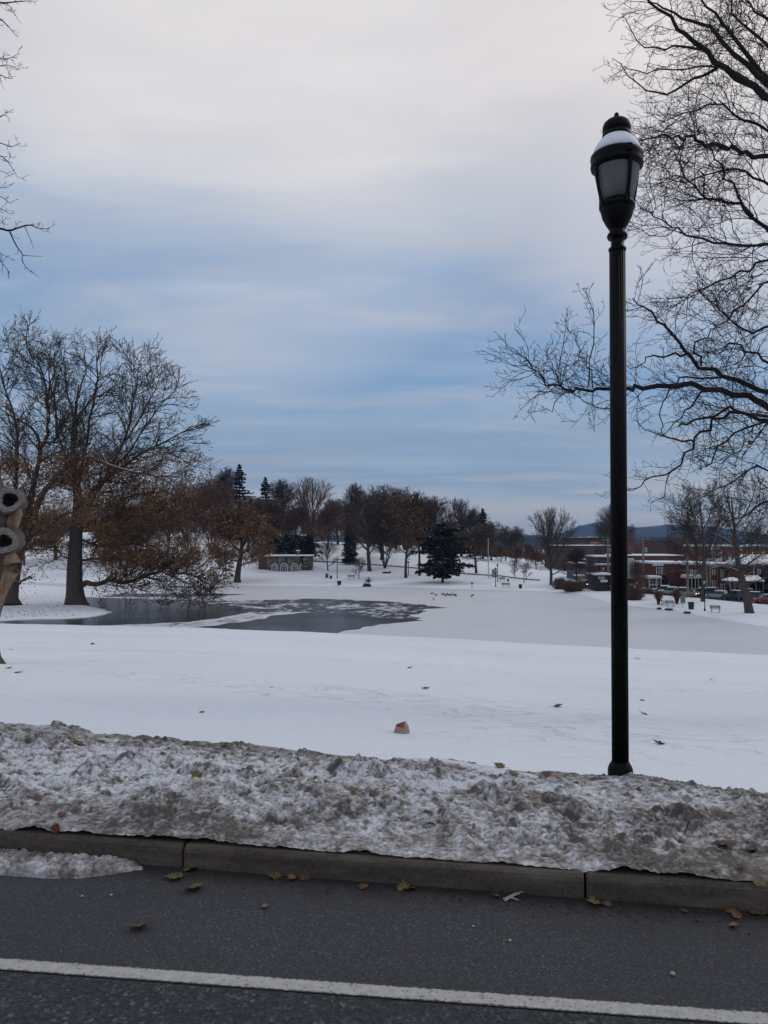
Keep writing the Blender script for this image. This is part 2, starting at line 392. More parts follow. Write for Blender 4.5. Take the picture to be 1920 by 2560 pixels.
# ---- road
KANG = math.atan(-0.172)
def f_road(g):
    c = g.n('ShaderNodeTexCoord').outputs['Object']; s = g.n('ShaderNodeSeparateXYZ', {0: c})
    side = g.math('ADD', s.outputs[1], g.math('MULTIPLY', s.outputs[0], .123))      # across the lane line
    coarse = g.ramp(g.math('ADD', side, g.math('MULTIPLY', g.math('SUBTRACT', g.noise(c, 14, 3), .5), .06)), [(0, 1.0), (1, 1.0)])
    old = g.math('LESS_THAN', g.math('ADD', side, g.math('MULTIPLY', g.math('SUBTRACT', g.noise(c, 10, 3), .5), .05)), 2.735)
    v1 = g.n('ShaderNodeTexVoronoi', {'Vector': c, 'Scale': 150.0}).outputs; v2 = g.n('ShaderNodeTexVoronoi', {'Vector': c, 'Scale': 75.0}).outputs
    f1 = g.ramp(v1['Color'], [(.2, (.026, .027, .031)), (.8, (.062, .063, .070)), (.97, (.15, .15, .155))])
    f2 = g.ramp(v2['Color'], [(.2, (.017, .018, .022)), (.75, (.052, .054, .062)), (.97, (.16, .16, .165))])
    col = g.mix(old, f1, f2)
    st = g.noise(g.mapv(c, (.5, 1.6, 1)), 1.1, 5, .6); col = g.mix(g.ramp(st, [(.35, .0), (.7, .55)]), col, (.028, .028, .032))
    # damp grit along the kerb
    kd = g.math('SUBTRACT', g.math('ADD', s.outputs[1], g.math('MULTIPLY', s.outputs[0], .1726)), 3.649)
    kd = g.math('ADD', kd, g.math('MULTIPLY', g.math('SUBTRACT', g.noise(c, 7, 5, .65), .5), .35))
    col = g.mix(g.ramp(g.math('ADD', kd, 1.0), [(.80, 0.0), (.95, .75)]), col, (.018, .014, .013))
    h = g.math('ADD', g.math('MULTIPLY', v1['Distance'], .5), g.math('MULTIPLY', g.math('MULTIPLY', v2['Distance'], old), 1.2))
    return pbsdf(g, col, .78, h, .9, .006, .35)
ROADM = mat('asphalt', f_road)
xr = np.linspace(-60, 60, 121)
Vr = []; 
for x in xr:
    for t in np.linspace(0, 1, 8): Vr.append((x, yk(x)+.02-t*12, 0.0))
Fr = [(i*8+j, i*8+8+j, i*8+9+j, i*8+1+j) for i in range(len(xr)-1) for j in range(7)]
tag(obj('road', fastmesh('road', Vr, [f[::-1] for f in Fr]), ROADM), kind='structure')
def f_line(g):
    c = g.n('ShaderNodeTexCoord').outputs['Object']; s = g.n('ShaderNodeSeparateXYZ', {0: c})
    v = g.math('SUBTRACT', g.math('ADD', s.outputs[1], g.math('MULTIPLY', s.outputs[0], .123)), 2.784)
    n = g.noise(c, 70, 4, .7); n2 = g.noise(c, 4, 3)
    ed = g.math('ADD', g.math('ABSOLUTE', v), g.math('MULTIPLY', g.math('SUBTRACT', n, .5), .03))
    k = g.ramp(g.math('MULTIPLY', ed, 10), [(.30, 1.0), (.36, 0.0)])
    vo = g.n('ShaderNodeTexVoronoi', {'Vector': c, 'Scale': 120.0}).outputs['Color']
    pits = g.ramp(g.math('ADD', vo, g.math('MULTIPLY', n2, .25)), [(.24, .45), (.32, 1.0)])
    paint = g.ramp(g.noise(c, 25, 5, .7), [(.3, (.33, .32, .29)), (.7, (.50, .485, .45))])
    col = g.mix(g.math('MULTIPLY', k, pits), (.046, .047, .052), paint)
    return pbsdf(g, col, .7, vo, .6, .004, .3)
lv = []
for x in xr: lv += [(x, 2.784-.123*x-.041, .004), (x, 2.784-.123*x+.041, .004)]
tag(obj('lane_line', fastmesh('lane_line', lv, [(2*i, 2*i+2, 2*i+3, 2*i+1) for i in range(len(xr)-1)]), mat('lane_paint', f_line)), kind='structure')

# ---- kerb: long stones with open joints
def f_kerb(g):
    c = g.n('ShaderNodeTexCoord').outputs['Object']
    a = g.noise(g.mapv(c, (1, 4, 4)), 2.4, 6, .62); b = g.noise(c, 60, 4, .7); m = g.noise(g.mapv(c, (.6, 3, 6)), 1.3, 4)
    col = g.ramp(a, [(.32, (.036, .025, .018)), (.5, (.078, .058, .043)), (.72, (.165, .138, .108))])
    col = g.mix(g.ramp(m, [(.45, 0.0), (.65, .6)]), col, (.040, .031, .025))
    col = g.mix(g.ramp(b, [(.35, .0), (.75, .35)]), col, (.19, .175, .155))
    return pbsdf(g, col, .8, b, .5, .006, .3)
KERBM = mat('kerb_concrete', f_kerb)
kb = MB(); u = (math.cos(KANG), math.sin(KANG)); nrm = (-u[1], u[0])
jx = [-0.985+1.885*k for k in range(-16, 17)]
prof = [(0, -.1), (0, .074), (.004, .090), (.013, .103), (.027, .109), (.17, .112), (.17, -.1)]
rk = random.Random(4)
for a, b in zip(jx[:-1], jx[1:]):
    a += .005; b -= .006; k = len(kb.v); off = rk.uniform(-.004, .004); n = 7
    secs = [a, a+.012]+[a+(b-a)*t for t in (.25, .5, .75)]+[b-.012, b]
    for si, s_ in enumerate(secs):
        sh = .006 if si in (0, len(secs)-1) else 0
        for pv, pz in prof:
            vv = pv+(sh if pv < .1 else 0)+off+(rk.uniform(-.0015, .0015) if pv < .1 else 0)
            kb.v.append((s_+vv*nrm[0], yk(s_)+vv*nrm[1], pz-(sh if pz > .05 else 0)))
    for i in range(len(secs)-1):
        for j in range(n-1): kb.f.append((k+i*n+j, k+i*n+j+1, k+i*n+n+j+1, k+i*n+n+j))
    kb.f += [tuple(k+j for j in range(n))[::-1], tuple(k+(len(secs)-1)*n+j for j in range(n))]
tag(kb.build('kerb', KERBM), kind='structure')

# ---- ridge of ploughed, dirty snow between kerb and park
def billow(x, y, s): return np.minimum(np.abs(perlin(x, y, s))*2.4-.15, 1.1)
LAMP = at(1551, 1955, 5.05); LAMPX, LAMPY = LAMP[0], LAMP[1]
def bank_height(x, v, fine=True):
    y = yk(x)+v
    g0 = hgt(x, y)
    g0 = np.where(v < .2, z_edge(x), g0)
    end = 2.15+.10*x*-.35+.16*fbm(x*1.1, v*0+3.3, 3, 41)+.09*perlin(x*5, v*3, 44)+.06*perlin(x*14, v*9, 45)
    top = .125+.05*fbm(x*.5, v*.6, 2, 50)
    pr = np.interp(v, [0, .05, .25, .6, 1.0, 1.5, 2.2, 2.6, 3.2], [0, .12, .42, .86, 1.0, .80, .38, .22, .0])
    z = .112+(top-.0)*pr*.75*(v < 1.0)+0
    top = np.clip(top-.030*np.maximum(x, -1), .02, .3); z = np.where(v < 1.0, .112+top*.72*pr, (g0+.015)+(.112+top*.72-g0-.015)*np.interp(v, [1.0, 1.4, 1.8, 2.2], [1, .66, .25, .0]))
    dl = np.hypot(x-LAMPX, (y-LAMPY)+.1); z = z+.035*np.exp(-(dl/.22)**2)+.035*np.exp(-(np.hypot(x-LAMPX-.3, y-LAMPY)/.35)**2)
    # clean drifted streak running down from the field
    P0 = np.array(at(1050, 1888, 5.78)[:2]); P1 = np.array(at(1320, 1958, 5.15)[:2]); e_ = P1-P0
    tt = np.clip(((x-P0[0])*e_[0]+(y-P0[1])*e_[1])/(e_@e_), -.1, 1); ds = np.hypot(x-P0[0]-tt*e_[0], y-P0[1]-tt*e_[1])+.05*perlin(x*3, y*3, 61)
    streak = np.exp(-(ds/.085)**2)
    rough = (sstep(.02, .6, v)*.55+.45)*(1-.45*np.exp(-((x-LAMPX+.15)/.5)**2)*sstep(.5, 1.0, v))
    rough = rough*(1-.75*streak)*(1-sstep(0, .12, v-end))
    L1 = fbm(x*1.7, v*2.3, 3, 1); L2 = billow(x*4.2+.4*L1, v*5.4, 11); L3 = billow(x*9.5, v*11, 17); L4 = fbm(x*24, v*26, 3, 23)
    sel = sstep(-.15, .35, fbm(x*2.1, v*2.6, 2, 29))
    lum = .045*L1+sel*(.036*np.clip(L2, 0, 1)**1.4+.030*np.clip(L3, -.2, 1))+.012*billow(x*21, v*26, 37)*(.4+.6*sel)+.011*L4+.006*fbm(x*60, v*66, 2, 97)
    hole = sstep(.18, .5, fbm(x*5, v*6.5, 3, 83))
    lum = lum-.03*hole
    z = z+lum*rough*(1-.45*sstep(1.3, 1.8, v))+.03*streak
    z = np.where(v < .10, np.minimum(z, .112+v*1.1+.006*L4+.004), z)
    ez = sstep(0, .16, v-end); z = z*(1-ez)+(g0-.10)*ez
    dirt_tone = .42+.45*L1+.40*(sel-.5)*np.clip(L3+.2, -1, 1)+.30*hole+.35*L4+.20*sstep(.6, .1, v)
    dirt_tone = dirt_tone+.30*np.exp(-((v-end+.25)/.28)**2)+.28*sstep(.6, 1.8, x)*sstep(1.4, .3, v)-1.4*streak-.26*np.exp(-((v-.95)/.35)**2)*(1-sstep(.8, 1.6, x))
    return z, dirt_tone
bxs = np.concatenate([np.linspace(-14, -4.4, 200, endpoint=False), np.linspace(-4.4, 3.7, 1250, endpoint=False), np.linspace(3.7, 12, 170)]); bvs = np.linspace(0.028, 3.0, 440)
X, V_ = np.meshgrid(bxs, bvs); Z, D = bank_height(X, V_)
rb = np.random.RandomState(5)
for _ in range(3400):       # thrown-up lumps of ice
    cx, cv = rb.uniform(-4.4, 3.7), rb.uniform(.25, 2.1); r = rb.uniform(.008, .030)*(1.6 if rb.rand() < .1 else 1)*(1.5 if rb.rand() < .08 else 1); hh = r*rb.uniform(.2, .5)*(1 if cv < 1.5 else .65)
    i0, i1 = np.searchsorted(bvs, [cv-2*r, cv+2*r]); j0, j1 = np.searchsorted(bxs, [cx-2*r, cx+2*r])
    if i1 <= i0 or j1 <= j0: continue
    sx, sv = X[i0:i1, j0:j1]-cx, V_[i0:i1, j0:j1]-cv; a = rb.uniform(0, 3.14); q = rb.uniform(.45, .9)
    p_ = (sx*np.cos(a)+sv*np.sin(a))/r; q_ = (-sx*np.sin(a)+sv*np.cos(a))/(r*q)
    d = np.maximum(np.abs(p_*.9+.3*q_), np.abs(q_))*.5+np.hypot(p_, q_)*.5+.25*perlin(sx/r*2+cx*9, sv/r*2, 91)
    bump = hh*(1-sstep(.55, 1.05, d)); Z[i0:i1, j0:j1] += bump
    D[i0:i1, j0:j1] += (rb.uniform(-.15, .65))*(1-sstep(.6, 1.1, d))
BZ = Z.copy()
lp_ = np.zeros_like(Z); lp_[2:-2, 2:-2] = (Z[:-4, 2:-2]+Z[4:, 2:-2]+Z[2:-2, :-4]+Z[2:-2, 4:]-4*Z[2:-2, 2:-2]); D = D+np.clip(lp_*16, -.12, .35)  # hollows between the lumps come out darker, raised tops slightly paler
i = np.arange(len(bxs)-1)[None, :]+np.arange(len(bvs)-1)[:, None]*len(bxs)
bm_ = fastmesh('snow_ridge', np.stack([X+V_*nrm[0]*0, yk(X)+V_, Z], -1), np.stack([i, i+1, i+1+len(bxs), i+len(bxs)], -1).reshape(-1, 4))
bm_.attributes.new('dirt_tone', 'FLOAT', 'POINT').data.foreach_set('value', D.ravel().astype(np.float32))
def f_bank(g):
    c = g.n('ShaderNodeTexCoord').outputs['Object']; d = g.n('ShaderNodeAttribute', attribute_name='dirt_tone').outputs['Fac']
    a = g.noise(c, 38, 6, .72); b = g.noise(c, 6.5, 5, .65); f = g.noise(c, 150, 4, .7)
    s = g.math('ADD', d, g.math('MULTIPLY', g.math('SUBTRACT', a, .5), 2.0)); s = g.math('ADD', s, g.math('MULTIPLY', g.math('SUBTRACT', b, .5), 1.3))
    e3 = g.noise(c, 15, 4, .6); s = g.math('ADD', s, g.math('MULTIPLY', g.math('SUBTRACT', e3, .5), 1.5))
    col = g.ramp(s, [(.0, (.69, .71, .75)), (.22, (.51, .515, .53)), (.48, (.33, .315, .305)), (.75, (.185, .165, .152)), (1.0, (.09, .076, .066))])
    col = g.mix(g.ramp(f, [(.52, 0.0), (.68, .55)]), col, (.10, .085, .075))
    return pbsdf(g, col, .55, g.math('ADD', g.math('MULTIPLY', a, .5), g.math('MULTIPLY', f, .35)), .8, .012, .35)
BANKM = mat('dirty_snow', f_bank)
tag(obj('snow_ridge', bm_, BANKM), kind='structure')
def bank_z(x, y):
    v = y-yk(x)
    if v < 0: return 0.0
    j = min(max(int(np.searchsorted(bxs, x)), 0), len(bxs)-1); i = min(int(np.searchsorted(bvs, v)), len(bvs)-1)
    return float(max(BZ[i, j], hgt(np.array([x]), np.array([y]))[0])) if v < 3 else gz(x, y)
_ys = np.arange(2.3, 9, .01)
def surf(px, py):
    """first hit of the ray with road, snow ridge or field (near zone)"""
    d = ray(px, py); xx = d[0]/d[1]*_ys; zz = CZ+d[2]/d[1]*_ys; vv = _ys-yk(xx)
    jj = np.clip(np.searchsorted(bxs, xx), 0, len(bxs)-1); ii = np.clip(np.searchsorted(bvs, vv), 0, len(bvs)-1)
    h = np.where(vv < 0, 0.0, np.where(vv < 3, np.maximum(BZ[ii, jj], hgt(xx, _ys)), hgt(xx, _ys))); k = np.nonzero(zz < h)[0]
    return (float(xx[k[0]]), float(_ys[k[0]]), float(h[k[0]])) if len(k) else ground(px, py)
# ---- crust of slush left in the gutter
gxs = np.linspace(-4.2, -1.08, 420); gvs = np.linspace(-.36, 0.0, 64); GXX, GV = np.meshgrid(gxs, gvs)
edge = -.25-.05*fbm(GXX*2.2, GV*0, 3, 3)+.16*sstep(-1.6, -1.1, GXX)
k = sstep(0, .05, GV-edge)*sstep(-1.1, -1.32, GXX+.06*perlin(GV*12, GXX*3, 8))
gzz = -.02+k*(.042+.016*billow(GXX*7, GV*9, 5)+.010*billow(GXX*20, GV*23, 6)+.008*fbm(GXX*50, GV*50, 2, 7))
gmh = fastmesh('gutter_slush', np.stack([GXX, yk(GXX)+GV-.004, gzz], -1), (np.arange(419)[None, :]+np.arange(63)[:, None]*420)[..., None].reshape(-1, 1)+np.array([0, 1, 421, 420]))
gmh.attributes.new('dirt_tone', 'FLOAT', 'POINT').data.foreach_set('value', (.55+.7*fbm(GXX*7, GV*9, 3, 12)).ravel().astype(np.float32))
tag(obj('gutter_slush', gmh, BANKM), 'thin crust of dirty frozen slush in the gutter against the kerb', 'slush', kind='stuff')
# ---- grit and leaf crumbs in the gutter
rg = random.Random(8); gv, gf = [], []
for _ in range(2600):
    x = rg.uniform(-4, 3.4); v = -abs(rg.gauss(0, .07))-.004
    if x < 0 and rg.random() < .55: continue
    s_ = rg.uniform(.002, .008)*(1.6 if rg.random() < .1 else 1); k = len(gv); a = rg.uniform(0, 6.28)
    z0 = .002
    for q in range(3): gv.append((x+s_*math.cos(a+q*2.1)*rg.uniform(.5, 1.3), yk(x)+v+s_*math.sin(a+q*2.1), z0))
    gv.append((x, yk(x)+v, z0+s_*rg.uniform(.3, .9))); gf += [(k, k+1, k+3), (k+1, k+2, k+3), (k+2, k, k+3)]
tag(obj('gutter_grit', fastmesh('gutter_grit', gv, None, gf, False), simple('grit', (.035, .026, .02), .9, .6, 90)), 'dark grit and leaf crumbs along the foot of the kerb', 'grit', kind='stuff')

# ---- hills
def ridge(name, px0, px1, Y, rows, depth, m, n=220, seed=3):
    X0, X1 = (px0-960)/F*Y, (px1-960)/F*Y; u = np.linspace(0, 1, n); t = np.linspace(0, 1, 26)
    U, T = np.meshgrid(u, t); pxx = px0+(px1-px0)*U
    top = CZ+(1350-np.interp(pxx, [r[0] for r in rows], [r[1] for r in rows]))/F*Y
    prof_ = np.sin(np.clip(T*1.25, 0, 1)*np.pi/2)*(T < .8)+np.cos((np.clip(T, .8, 1)-.8)/.2*np.pi/2)*(T >= .8)
    Xx = X0+(X1-X0)*U; Yy = Y-depth*.8+T*depth
    Zz = -9+(top+9)*prof_+(top+9)*.07*fbm(U*22, T*5, 4, seed)*prof_
    i = np.arange(n-1)[None, :]+np.arange(25)[:, None]*n
    return tag(obj(name, fastmesh(name, np.stack([Xx, Yy, Zz], -1), np.stack([i, i+1, i+1+n, i+n], -1).reshape(-1, 4)), m), kind='structure')
def f_hill(g):
    c = g.n('ShaderNodeTexCoord').outputs['Object']; a = g.noise(c, .012, 6, .65); b = g.noise(g.mapv(c, (1, 1, 3)), .004, 4)
    col = g.ramp(a, [(.35, (.020, .028, .040)), (.6, (.035, .045, .060)), (.72, (.30, .33, .38))])
    col = g.mix(g.ramp(b, [(.45, 0.0), (.62, .8)]), col, (.022, .032, .045))
    return pbsdf(g, col, .95, spec=.05)
HILLM = mat('wooded_hill', f_hill)
ridge('hills', -3500, 6000, 3300, [(-3500, 1330), (0, 1340), (900, 1338), (1180, 1334), (1260, 1331), (1330, 1340), (1400, 1335), (1440, 1318), (1475, 1308), (1500, 1307), (1530, 1312), (1566, 1321), (1620, 1317), (1677, 1311), (1740, 1316), (1800, 1328), (1860, 1334), (1920, 1338), (2400, 1330), (4000, 1322), (6000, 1335)], 900, HILLM)

ridge('hills', -3500, 6000, 900, [(-3500, 1338), (0, 1338), (1100, 1342), (1300, 1340), (1400, 1345), (1500, 1343), (1700, 1341), (1760, 1345), (1850, 1347), (2400, 1340), (6000, 1340)], 260, HILLM, seed=9)

# ================================================================== LAMP POST
def lamp_post():
    Y = 5.05; x0 = at(1547, 1300, Y)[0]; zg = bank_z(LAMPX, LAMPY)
    root = empty('lamp_post', (LAMPX, LAMPY, 0), 'tall black fluted lamp post rising from dirty snow beside the road', 'lamp post')
    root.rotation_euler = (0, R(.30), 0)
    H = lambda py: CZ+(1280-py)/F*Y/1.0+0  # refined below
    def H(py):
        d = ray(1547, py); return CZ+d[2]/d[1]*Y
    zb = H(1955)
    fl = lambda a: 1-.055*max(0, math.cos(16*a))**2
    MB().lathe([(.0535, H(1925)), (.0530, 2.0), (.0520, H(626))], n=128, flute=fl).build('pole', BLACK, root, True)
    MB().lathe([(.075, -.12), (.078, H(1952)), (.084, H(1950)), (.084, H(1944)), (.079, H(1938)), (.079, H(1922)), (.070, H(1913)), (.062, H(1908)), (.056, H(1904)), (.05, H(1902))], n=40).build('base_collar', BLACK, root, True)
    MB().lathe([(.050, H(632)), (.055, H(628)), (.0575, H(625)), (.0575, H(622)), (.051, H(619)), (.041, H(618)), (.0395, H(605)), (.040, H(592)), (.046, H(585))], n=40).build('neck', BLACK, root, True)
    MB().lathe([(.040, H(598)), (.060, H(597)), (.067, H(591)), (.062, H(585)), (.052, H(582)), (.050, H(575)), (.046, H(572))], n=40).build('collar_ring', BLACK, root, True)
    MB().lathe([(.042, H(580)), (.052, H(574)), (.075, H(560)), (.097, H(543)), (.107, H(527)), (.110, H(522)), (.116, H(520)), (.117, H(514)), (.112, H(510)), (.104, H(508)), (.10, H(503))], n=48).build('cup', BLACK, root, True)
    # frosted lens
    GL = mat('frosted_glass', lambda g: g.n('ShaderNodeMixShader', {0: .45,
        1: pbsdf(g, g.ramp(g.noise(g.mapv(g.n('ShaderNodeTexCoord').outputs['Object'], (3, 3, .6)), 5, 3), [(.3, (.15, .153, .160)), (.7, (.26, .262, .268))]), .35, spec=.4),
        2: g.n('ShaderNodeBsdfTranslucent', {'Color': (.42, .42, .43, 1)}).outputs[0]}).outputs[0])
    MB().lathe([(.098, H(506)), (.112, H(490)), (.128, H(465)), (.140, H(440)), (.147, H(420)), (.150, H(400))], n=144, flute=lambda a: 1-.010*(.5+.5*math.cos(36*a))).build('lens', GL, root, True)
    MB().lathe([(.02, H(500)), (.03, H(470)), (.03, H(430)), (.015, H(420))], n=16).build('lamp_socket', simple('socket', (.25, .25, .26), .5), root, True)
    band = MB().lathe([(.150, H(424)), (.168, H(420)), (.171, H(414)), (.168, H(408)), (.169, H(402)), (.172, H(396)), (.170, H(390)), (.155, H(386)), (.14, H(385))], n=56).build('rim_band', BLACK, root, True)
    lt = MB(); lt.box((.03, -.172, H(398)), (.036, .014, .05), 0, .004)
    lt.build('latch', BLACK, band)
    for k in range(4):
        a = R(-90+16+90*k)
        prof_ = [(.158, H(414), .017), (.155, H(430), .011), (.150, H(450), .010), (.139, H(475), .0095), (.125, H(496), .010), (.118, H(507), .016), (.119, H(519), .017)]
        m = MB(); V = []
        for r, z, hw in prof_:
            for dr, s_ in ((-.006, -1), (.007, -1), (.007, 1), (-.006, 1)):
                rr = r+dr; V.append((rr*math.cos(a)-s_*hw*math.sin(a), rr*math.sin(a)+s_*hw*math.cos(a), z))
        n_ = len(prof_); m.add(V, [(i*4+j, i*4+(j+1) % 4, i*4+4+(j+1) % 4, i*4+4+j) for i in range(n_-1) for j in range(4)]+[(3, 2, 1, 0), tuple(4*(n_-1)+j for j in range(4))])
        for q in range(11):
            t = (q+.5)/11; z = H(432)+(H(498)-H(432))*t; r = float(np.interp(z, [p[1] for p in prof_][::-1], [p[0] for p in prof_][::-1]))+.008
            m.lathe([(.0025, -.004), (.004, 0), (.0025, .004)], (r*math.cos(a), r*math.sin(a), z), 6)
        m.build('cage_rib', BLACK, root, False)
    SD = mat('snow_on_glass', lambda g: pbsdf(g, (.80, .82, .86), .55, g.noise(g.n('ShaderNodeTexCoord').outputs['Object'], 25, 3), .1, .01, .3))
    MB().lathe([(.152, H(388)), (.155, H(381)), (.146, H(371)), (.130, H(361)), (.110, H(352)), (.095, H(346)), (.08, H(342))], n=48).build('snow_covered_dome', SD, root, True)
    MB().lathe([(.090, H(348)), (.094, H(344)), (.093, H(336)), (.083, H(333)), (.083, H(330)), (.091, H(327)), (.092, H(322)), (.091, H(316)), (.084, H(309)), (.066, H(303)), (.045, H(299)), (.02, H(297)), (.011, H(295.5))], n=44).build('vent_cap', BLACK, root, True)
    MB().lathe([(.008, H(297)), (.010, H(294)), (.016, H(291)), (.0165, H(288)), (.013, H(284)), (.006, H(281.5)), (.001, H(281))], n=20).build('finial', BLACK, root, True)
    for a, r, z, l in ((R(-20), .092, H(320), .05), (R(5), .092, H(331), .035), (R(-15), .093, H(340), .03), (R(190), .093, H(345), .05), (R(20), .092, H(316), .03)):
        MB().tube([(r*.98*math.cos(a), r*.98*math.sin(a), z), ((r+l*.5)*math.cos(a), (r+l*.5)*math.sin(a), z+l*.9)], .0014, 4).build('bird_spike', BLACK, root)
    return root
lamp_post()
# ================================================================== TREES
def nrmz(v):
    L = math.sqrt(v[0]*v[0]+v[1]*v[1]+v[2]*v[2]) or 1e-9
    return (v[0]/L, v[1]/L, v[2]/L)
def perp(rng, d):
    while True:
        a = (rng.gauss(0, 1), rng.gauss(0, 1), rng.gauss(0, 1)); k = a[0]*d[0]+a[1]*d[1]+a[2]*d[2]
        p = (a[0]-k*d[0], a[1]-k*d[1], a[2]-k*d[2]); L = math.sqrt(p[0]**2+p[1]**2+p[2]**2)
        if L > .2: return (p[0]/L, p[1]/L, p[2]/L)
def env_dist(p, d, c, Rr):
    px, py, pz = [(p[i]-c[i])/Rr[i] for i in range(3)]; ux, uy, uz = [d[i]/Rr[i] for i in range(3)]
    a = ux*ux+uy*uy+uz*uz; b = px*ux+py*uy+pz*uz; q = px*px+py*py+pz*pz-1; D = b*b-a*q
    if D <= 0: return 0
    return max(0, (-b+math.sqrt(D))/a)
class Grow:
    """level rules: spacing of children, angle, length ratio, wander, tropism"""
    def __init__(s, rng, c, Rr, rules, rmin=.012, maxl=4):
        s.r = rng; s.c = c; s.R = Rr; s.rules = rules; s.rmin = rmin; s.maxl = maxl; s.free = False; s.paths = []; s.tips = []
    def path(s, p, d, L, r0, lvl, r1=None):
        ru = s.rules[min(lvl, len(s.rules)-1)]; n = max(2, min(9, int(L/ru['seg'])+1)); st = L/n; pts = [p]; rad = [r0]; r1 = s.rmin if r1 is None else r1
        g_ = s.r.gauss; wn, tr = ru['wander'], ru['trop']
        for i in range(n):
            d = nrmz((d[0]+g_(0, wn), d[1]+g_(0, wn), d[2]+g_(0, wn)*.8+tr)); p = (p[0]+d[0]*st, p[1]+d[1]*st, p[2]+d[2]*st)
            pts.append(p); rad.append(r0+(r1-r0)*((i+1)/n)**.8)
        s.paths.append((pts, rad, lvl)); s.tips.append((p, lvl)); return pts, rad
    def spawn(s, pts, rad, L, lvl, t0=.2):
        """children along a finished path of this level"""
        if lvl >= s.maxl: return
        ru = s.rules[min(lvl, len(s.rules)-1)]; k = max(1, int(L*(1-t0)/ru['space']+s.r.random())); n = len(pts)-1
        ru2 = s.rules[min(lvl+1, len(s.rules)-1)]
        for i in range(k):
            t = t0+(1-t0)*((i+s.r.random()*.9)/k); t = min(t, .98); f = t*n; j = int(f); f -= j
            a, b = pts[j], pts[j+1]; p = tuple(a[q]+(b[q]-a[q])*f for q in range(3)); r = rad[j]+(rad[j+1]-rad[j])*f
            d0 = nrmz(tuple(b[q]-a[q] for q in range(3))); pr = perp(s.r, d0); an = R(ru['ang']+s.r.gauss(0, ru.get('avar', 9)))
            if ru.get('flat') and abs(pr[2]) > .7: pr = nrmz((pr[0], pr[1], pr[2]*.4))
            d = nrmz(tuple(d0[q]*math.cos(an)+pr[q]*math.sin(an) for q in range(3)))
            if ru.get('up') and d[2] < 0 and s.r.random() < ru['up']: d = (d[0], d[1], -d[2]*.5)
            l = L*ru['ratio']*(1-.45*t)*s.r.uniform(.7, 1.15); l = min(l, ru2.get('maxlen', 99)); e_ = env_dist(p, d, s.c, s.R)*s.r.uniform(.85, 1.04)
            l = min(l, s.free*(1 if lvl == 1 else .6)) if s.free else min(l, e_+.35*l if lvl > 0 else e_)
            if l < ru2['seg']*.6: continue
            rc = max(s.rmin, min(r*.72, ru2.get('k', .018)*l+s.rmin*.4)); P_, Q_ = s.path(p, d, l, rc, lvl+1); s.spawn(P_, Q_, l, lvl+1, .12)
def tubes(paths, thick=.05):
    """all branches as one vertex/face set"""
    V = []; Q = []; base = 0
    groups = {}
    for pts, rad, lvl in paths:
        n = 3 if rad[0] < thick else (5 if rad[0] < thick*3 else 9); groups.setdefault((len(pts), n), []).append((pts, rad))
    for (k, n), L in groups.items():
        P = np.array([q[0] for q in L], float); r = np.array([q[1] for q in L], float)
        T = np.empty_like(P); T[:, 1:-1] = P[:, 2:]-P[:, :-2]; T[:, 0] = P[:, 1]-P[:, 0]; T[:, -1] = P[:, -1]-P[:, -2]
        T /= np.linalg.norm(T, axis=2, keepdims=True)+1e-9
        t0 = T[:, 0]; ref = np.where(np.abs(t0[:, 2:3]) < .9, np.array([[0, 0, 1.]]), np.array([[1., 0, 0]]))[:, None, :]
        U = np.cross(T, np.broadcast_to(ref, T.shape)); U /= np.linalg.norm(U, axis=2, keepdims=True)+1e-9; W_ = np.cross(T, U)
        a = np.arange(n)*2*np.pi/n
        ring = P[:, :, None, :]+r[:, :, None, None]*(U[:, :, None, :]*np.cos(a)[None, None, :, None]+W_[:, :, None, :]*np.sin(a)[None, None, :, None])
        m = len(L); V.append(ring.reshape(-1, 3)); idx = np.arange(m*k*n).reshape(m, k, n)+base
        A = idx[:, :-1]; B = idx[:, 1:]
        Q.append(np.stack([A, np.roll(A, -1, 2), np.roll(B, -1, 2), B], -1).reshape(-1, 4)); base += m*k*n
    return np.concatenate(V), np.concatenate(Q)
def snow_paths(paths, rmin, rng, dens=.8, mxr=.25):
    out = []
    for pts, rad, lvl in paths:
        if rad[0] < rmin: continue
        run = []; rr = []
        for i in range(len(pts)-1):
            a, b = pts[i], pts[i+1]; d = nrmz(tuple(b[q]-a[q] for q in range(3)))
            if abs(d[2]) < .72 and rng.random() < dens and rad[i] < mxr:
                for p, r in ((a, rad[i]), (b, rad[i+1])):
                    if not run or run[-1] != p: run.append(p); rr.append(r)
            else:
                if len(run) > 1: out.append((run, rr))
                run = []; rr = []
        if len(run) > 1: out.append((run, rr))
    return [([(p[0], p[1], p[2]+r*.82) for p, r in zip(P, Q)], [max(.3*Q[0], .012)]+[q*.4 for q in Q[1:-1]]+[Q[-1]*.4], 0) for P, Q in out]
def quads(pts, size, rng, flat=0):
    """small randomly turned blades; returns verts, quads"""
    n = len(pts); P = np.array(pts, float); rs = np.random.RandomState(rng.randint(0, 99999))
    a = rs.normal(size=(n, 3)); 
    if flat: a[:, 2] *= flat
    a /= np.linalg.norm(a, axis=1, keepdims=True); b = rs.normal(size=(n, 3)); 
    if flat: b[:, 2] *= flat
    b -= (b*a).sum(1, keepdims=True)*a; b /= np.linalg.norm(b, axis=1, keepdims=True)+1e-9
    s = size*rs.uniform(.5, 1.4, (n, 1)); a = a*s; b = b*s*rs.uniform(.4, .9, (n, 1))
    V = np.stack([P-a, P-b*.9, P+a, P+b], 1).reshape(-1, 3); return V, np.arange(4*n).reshape(n, 4)
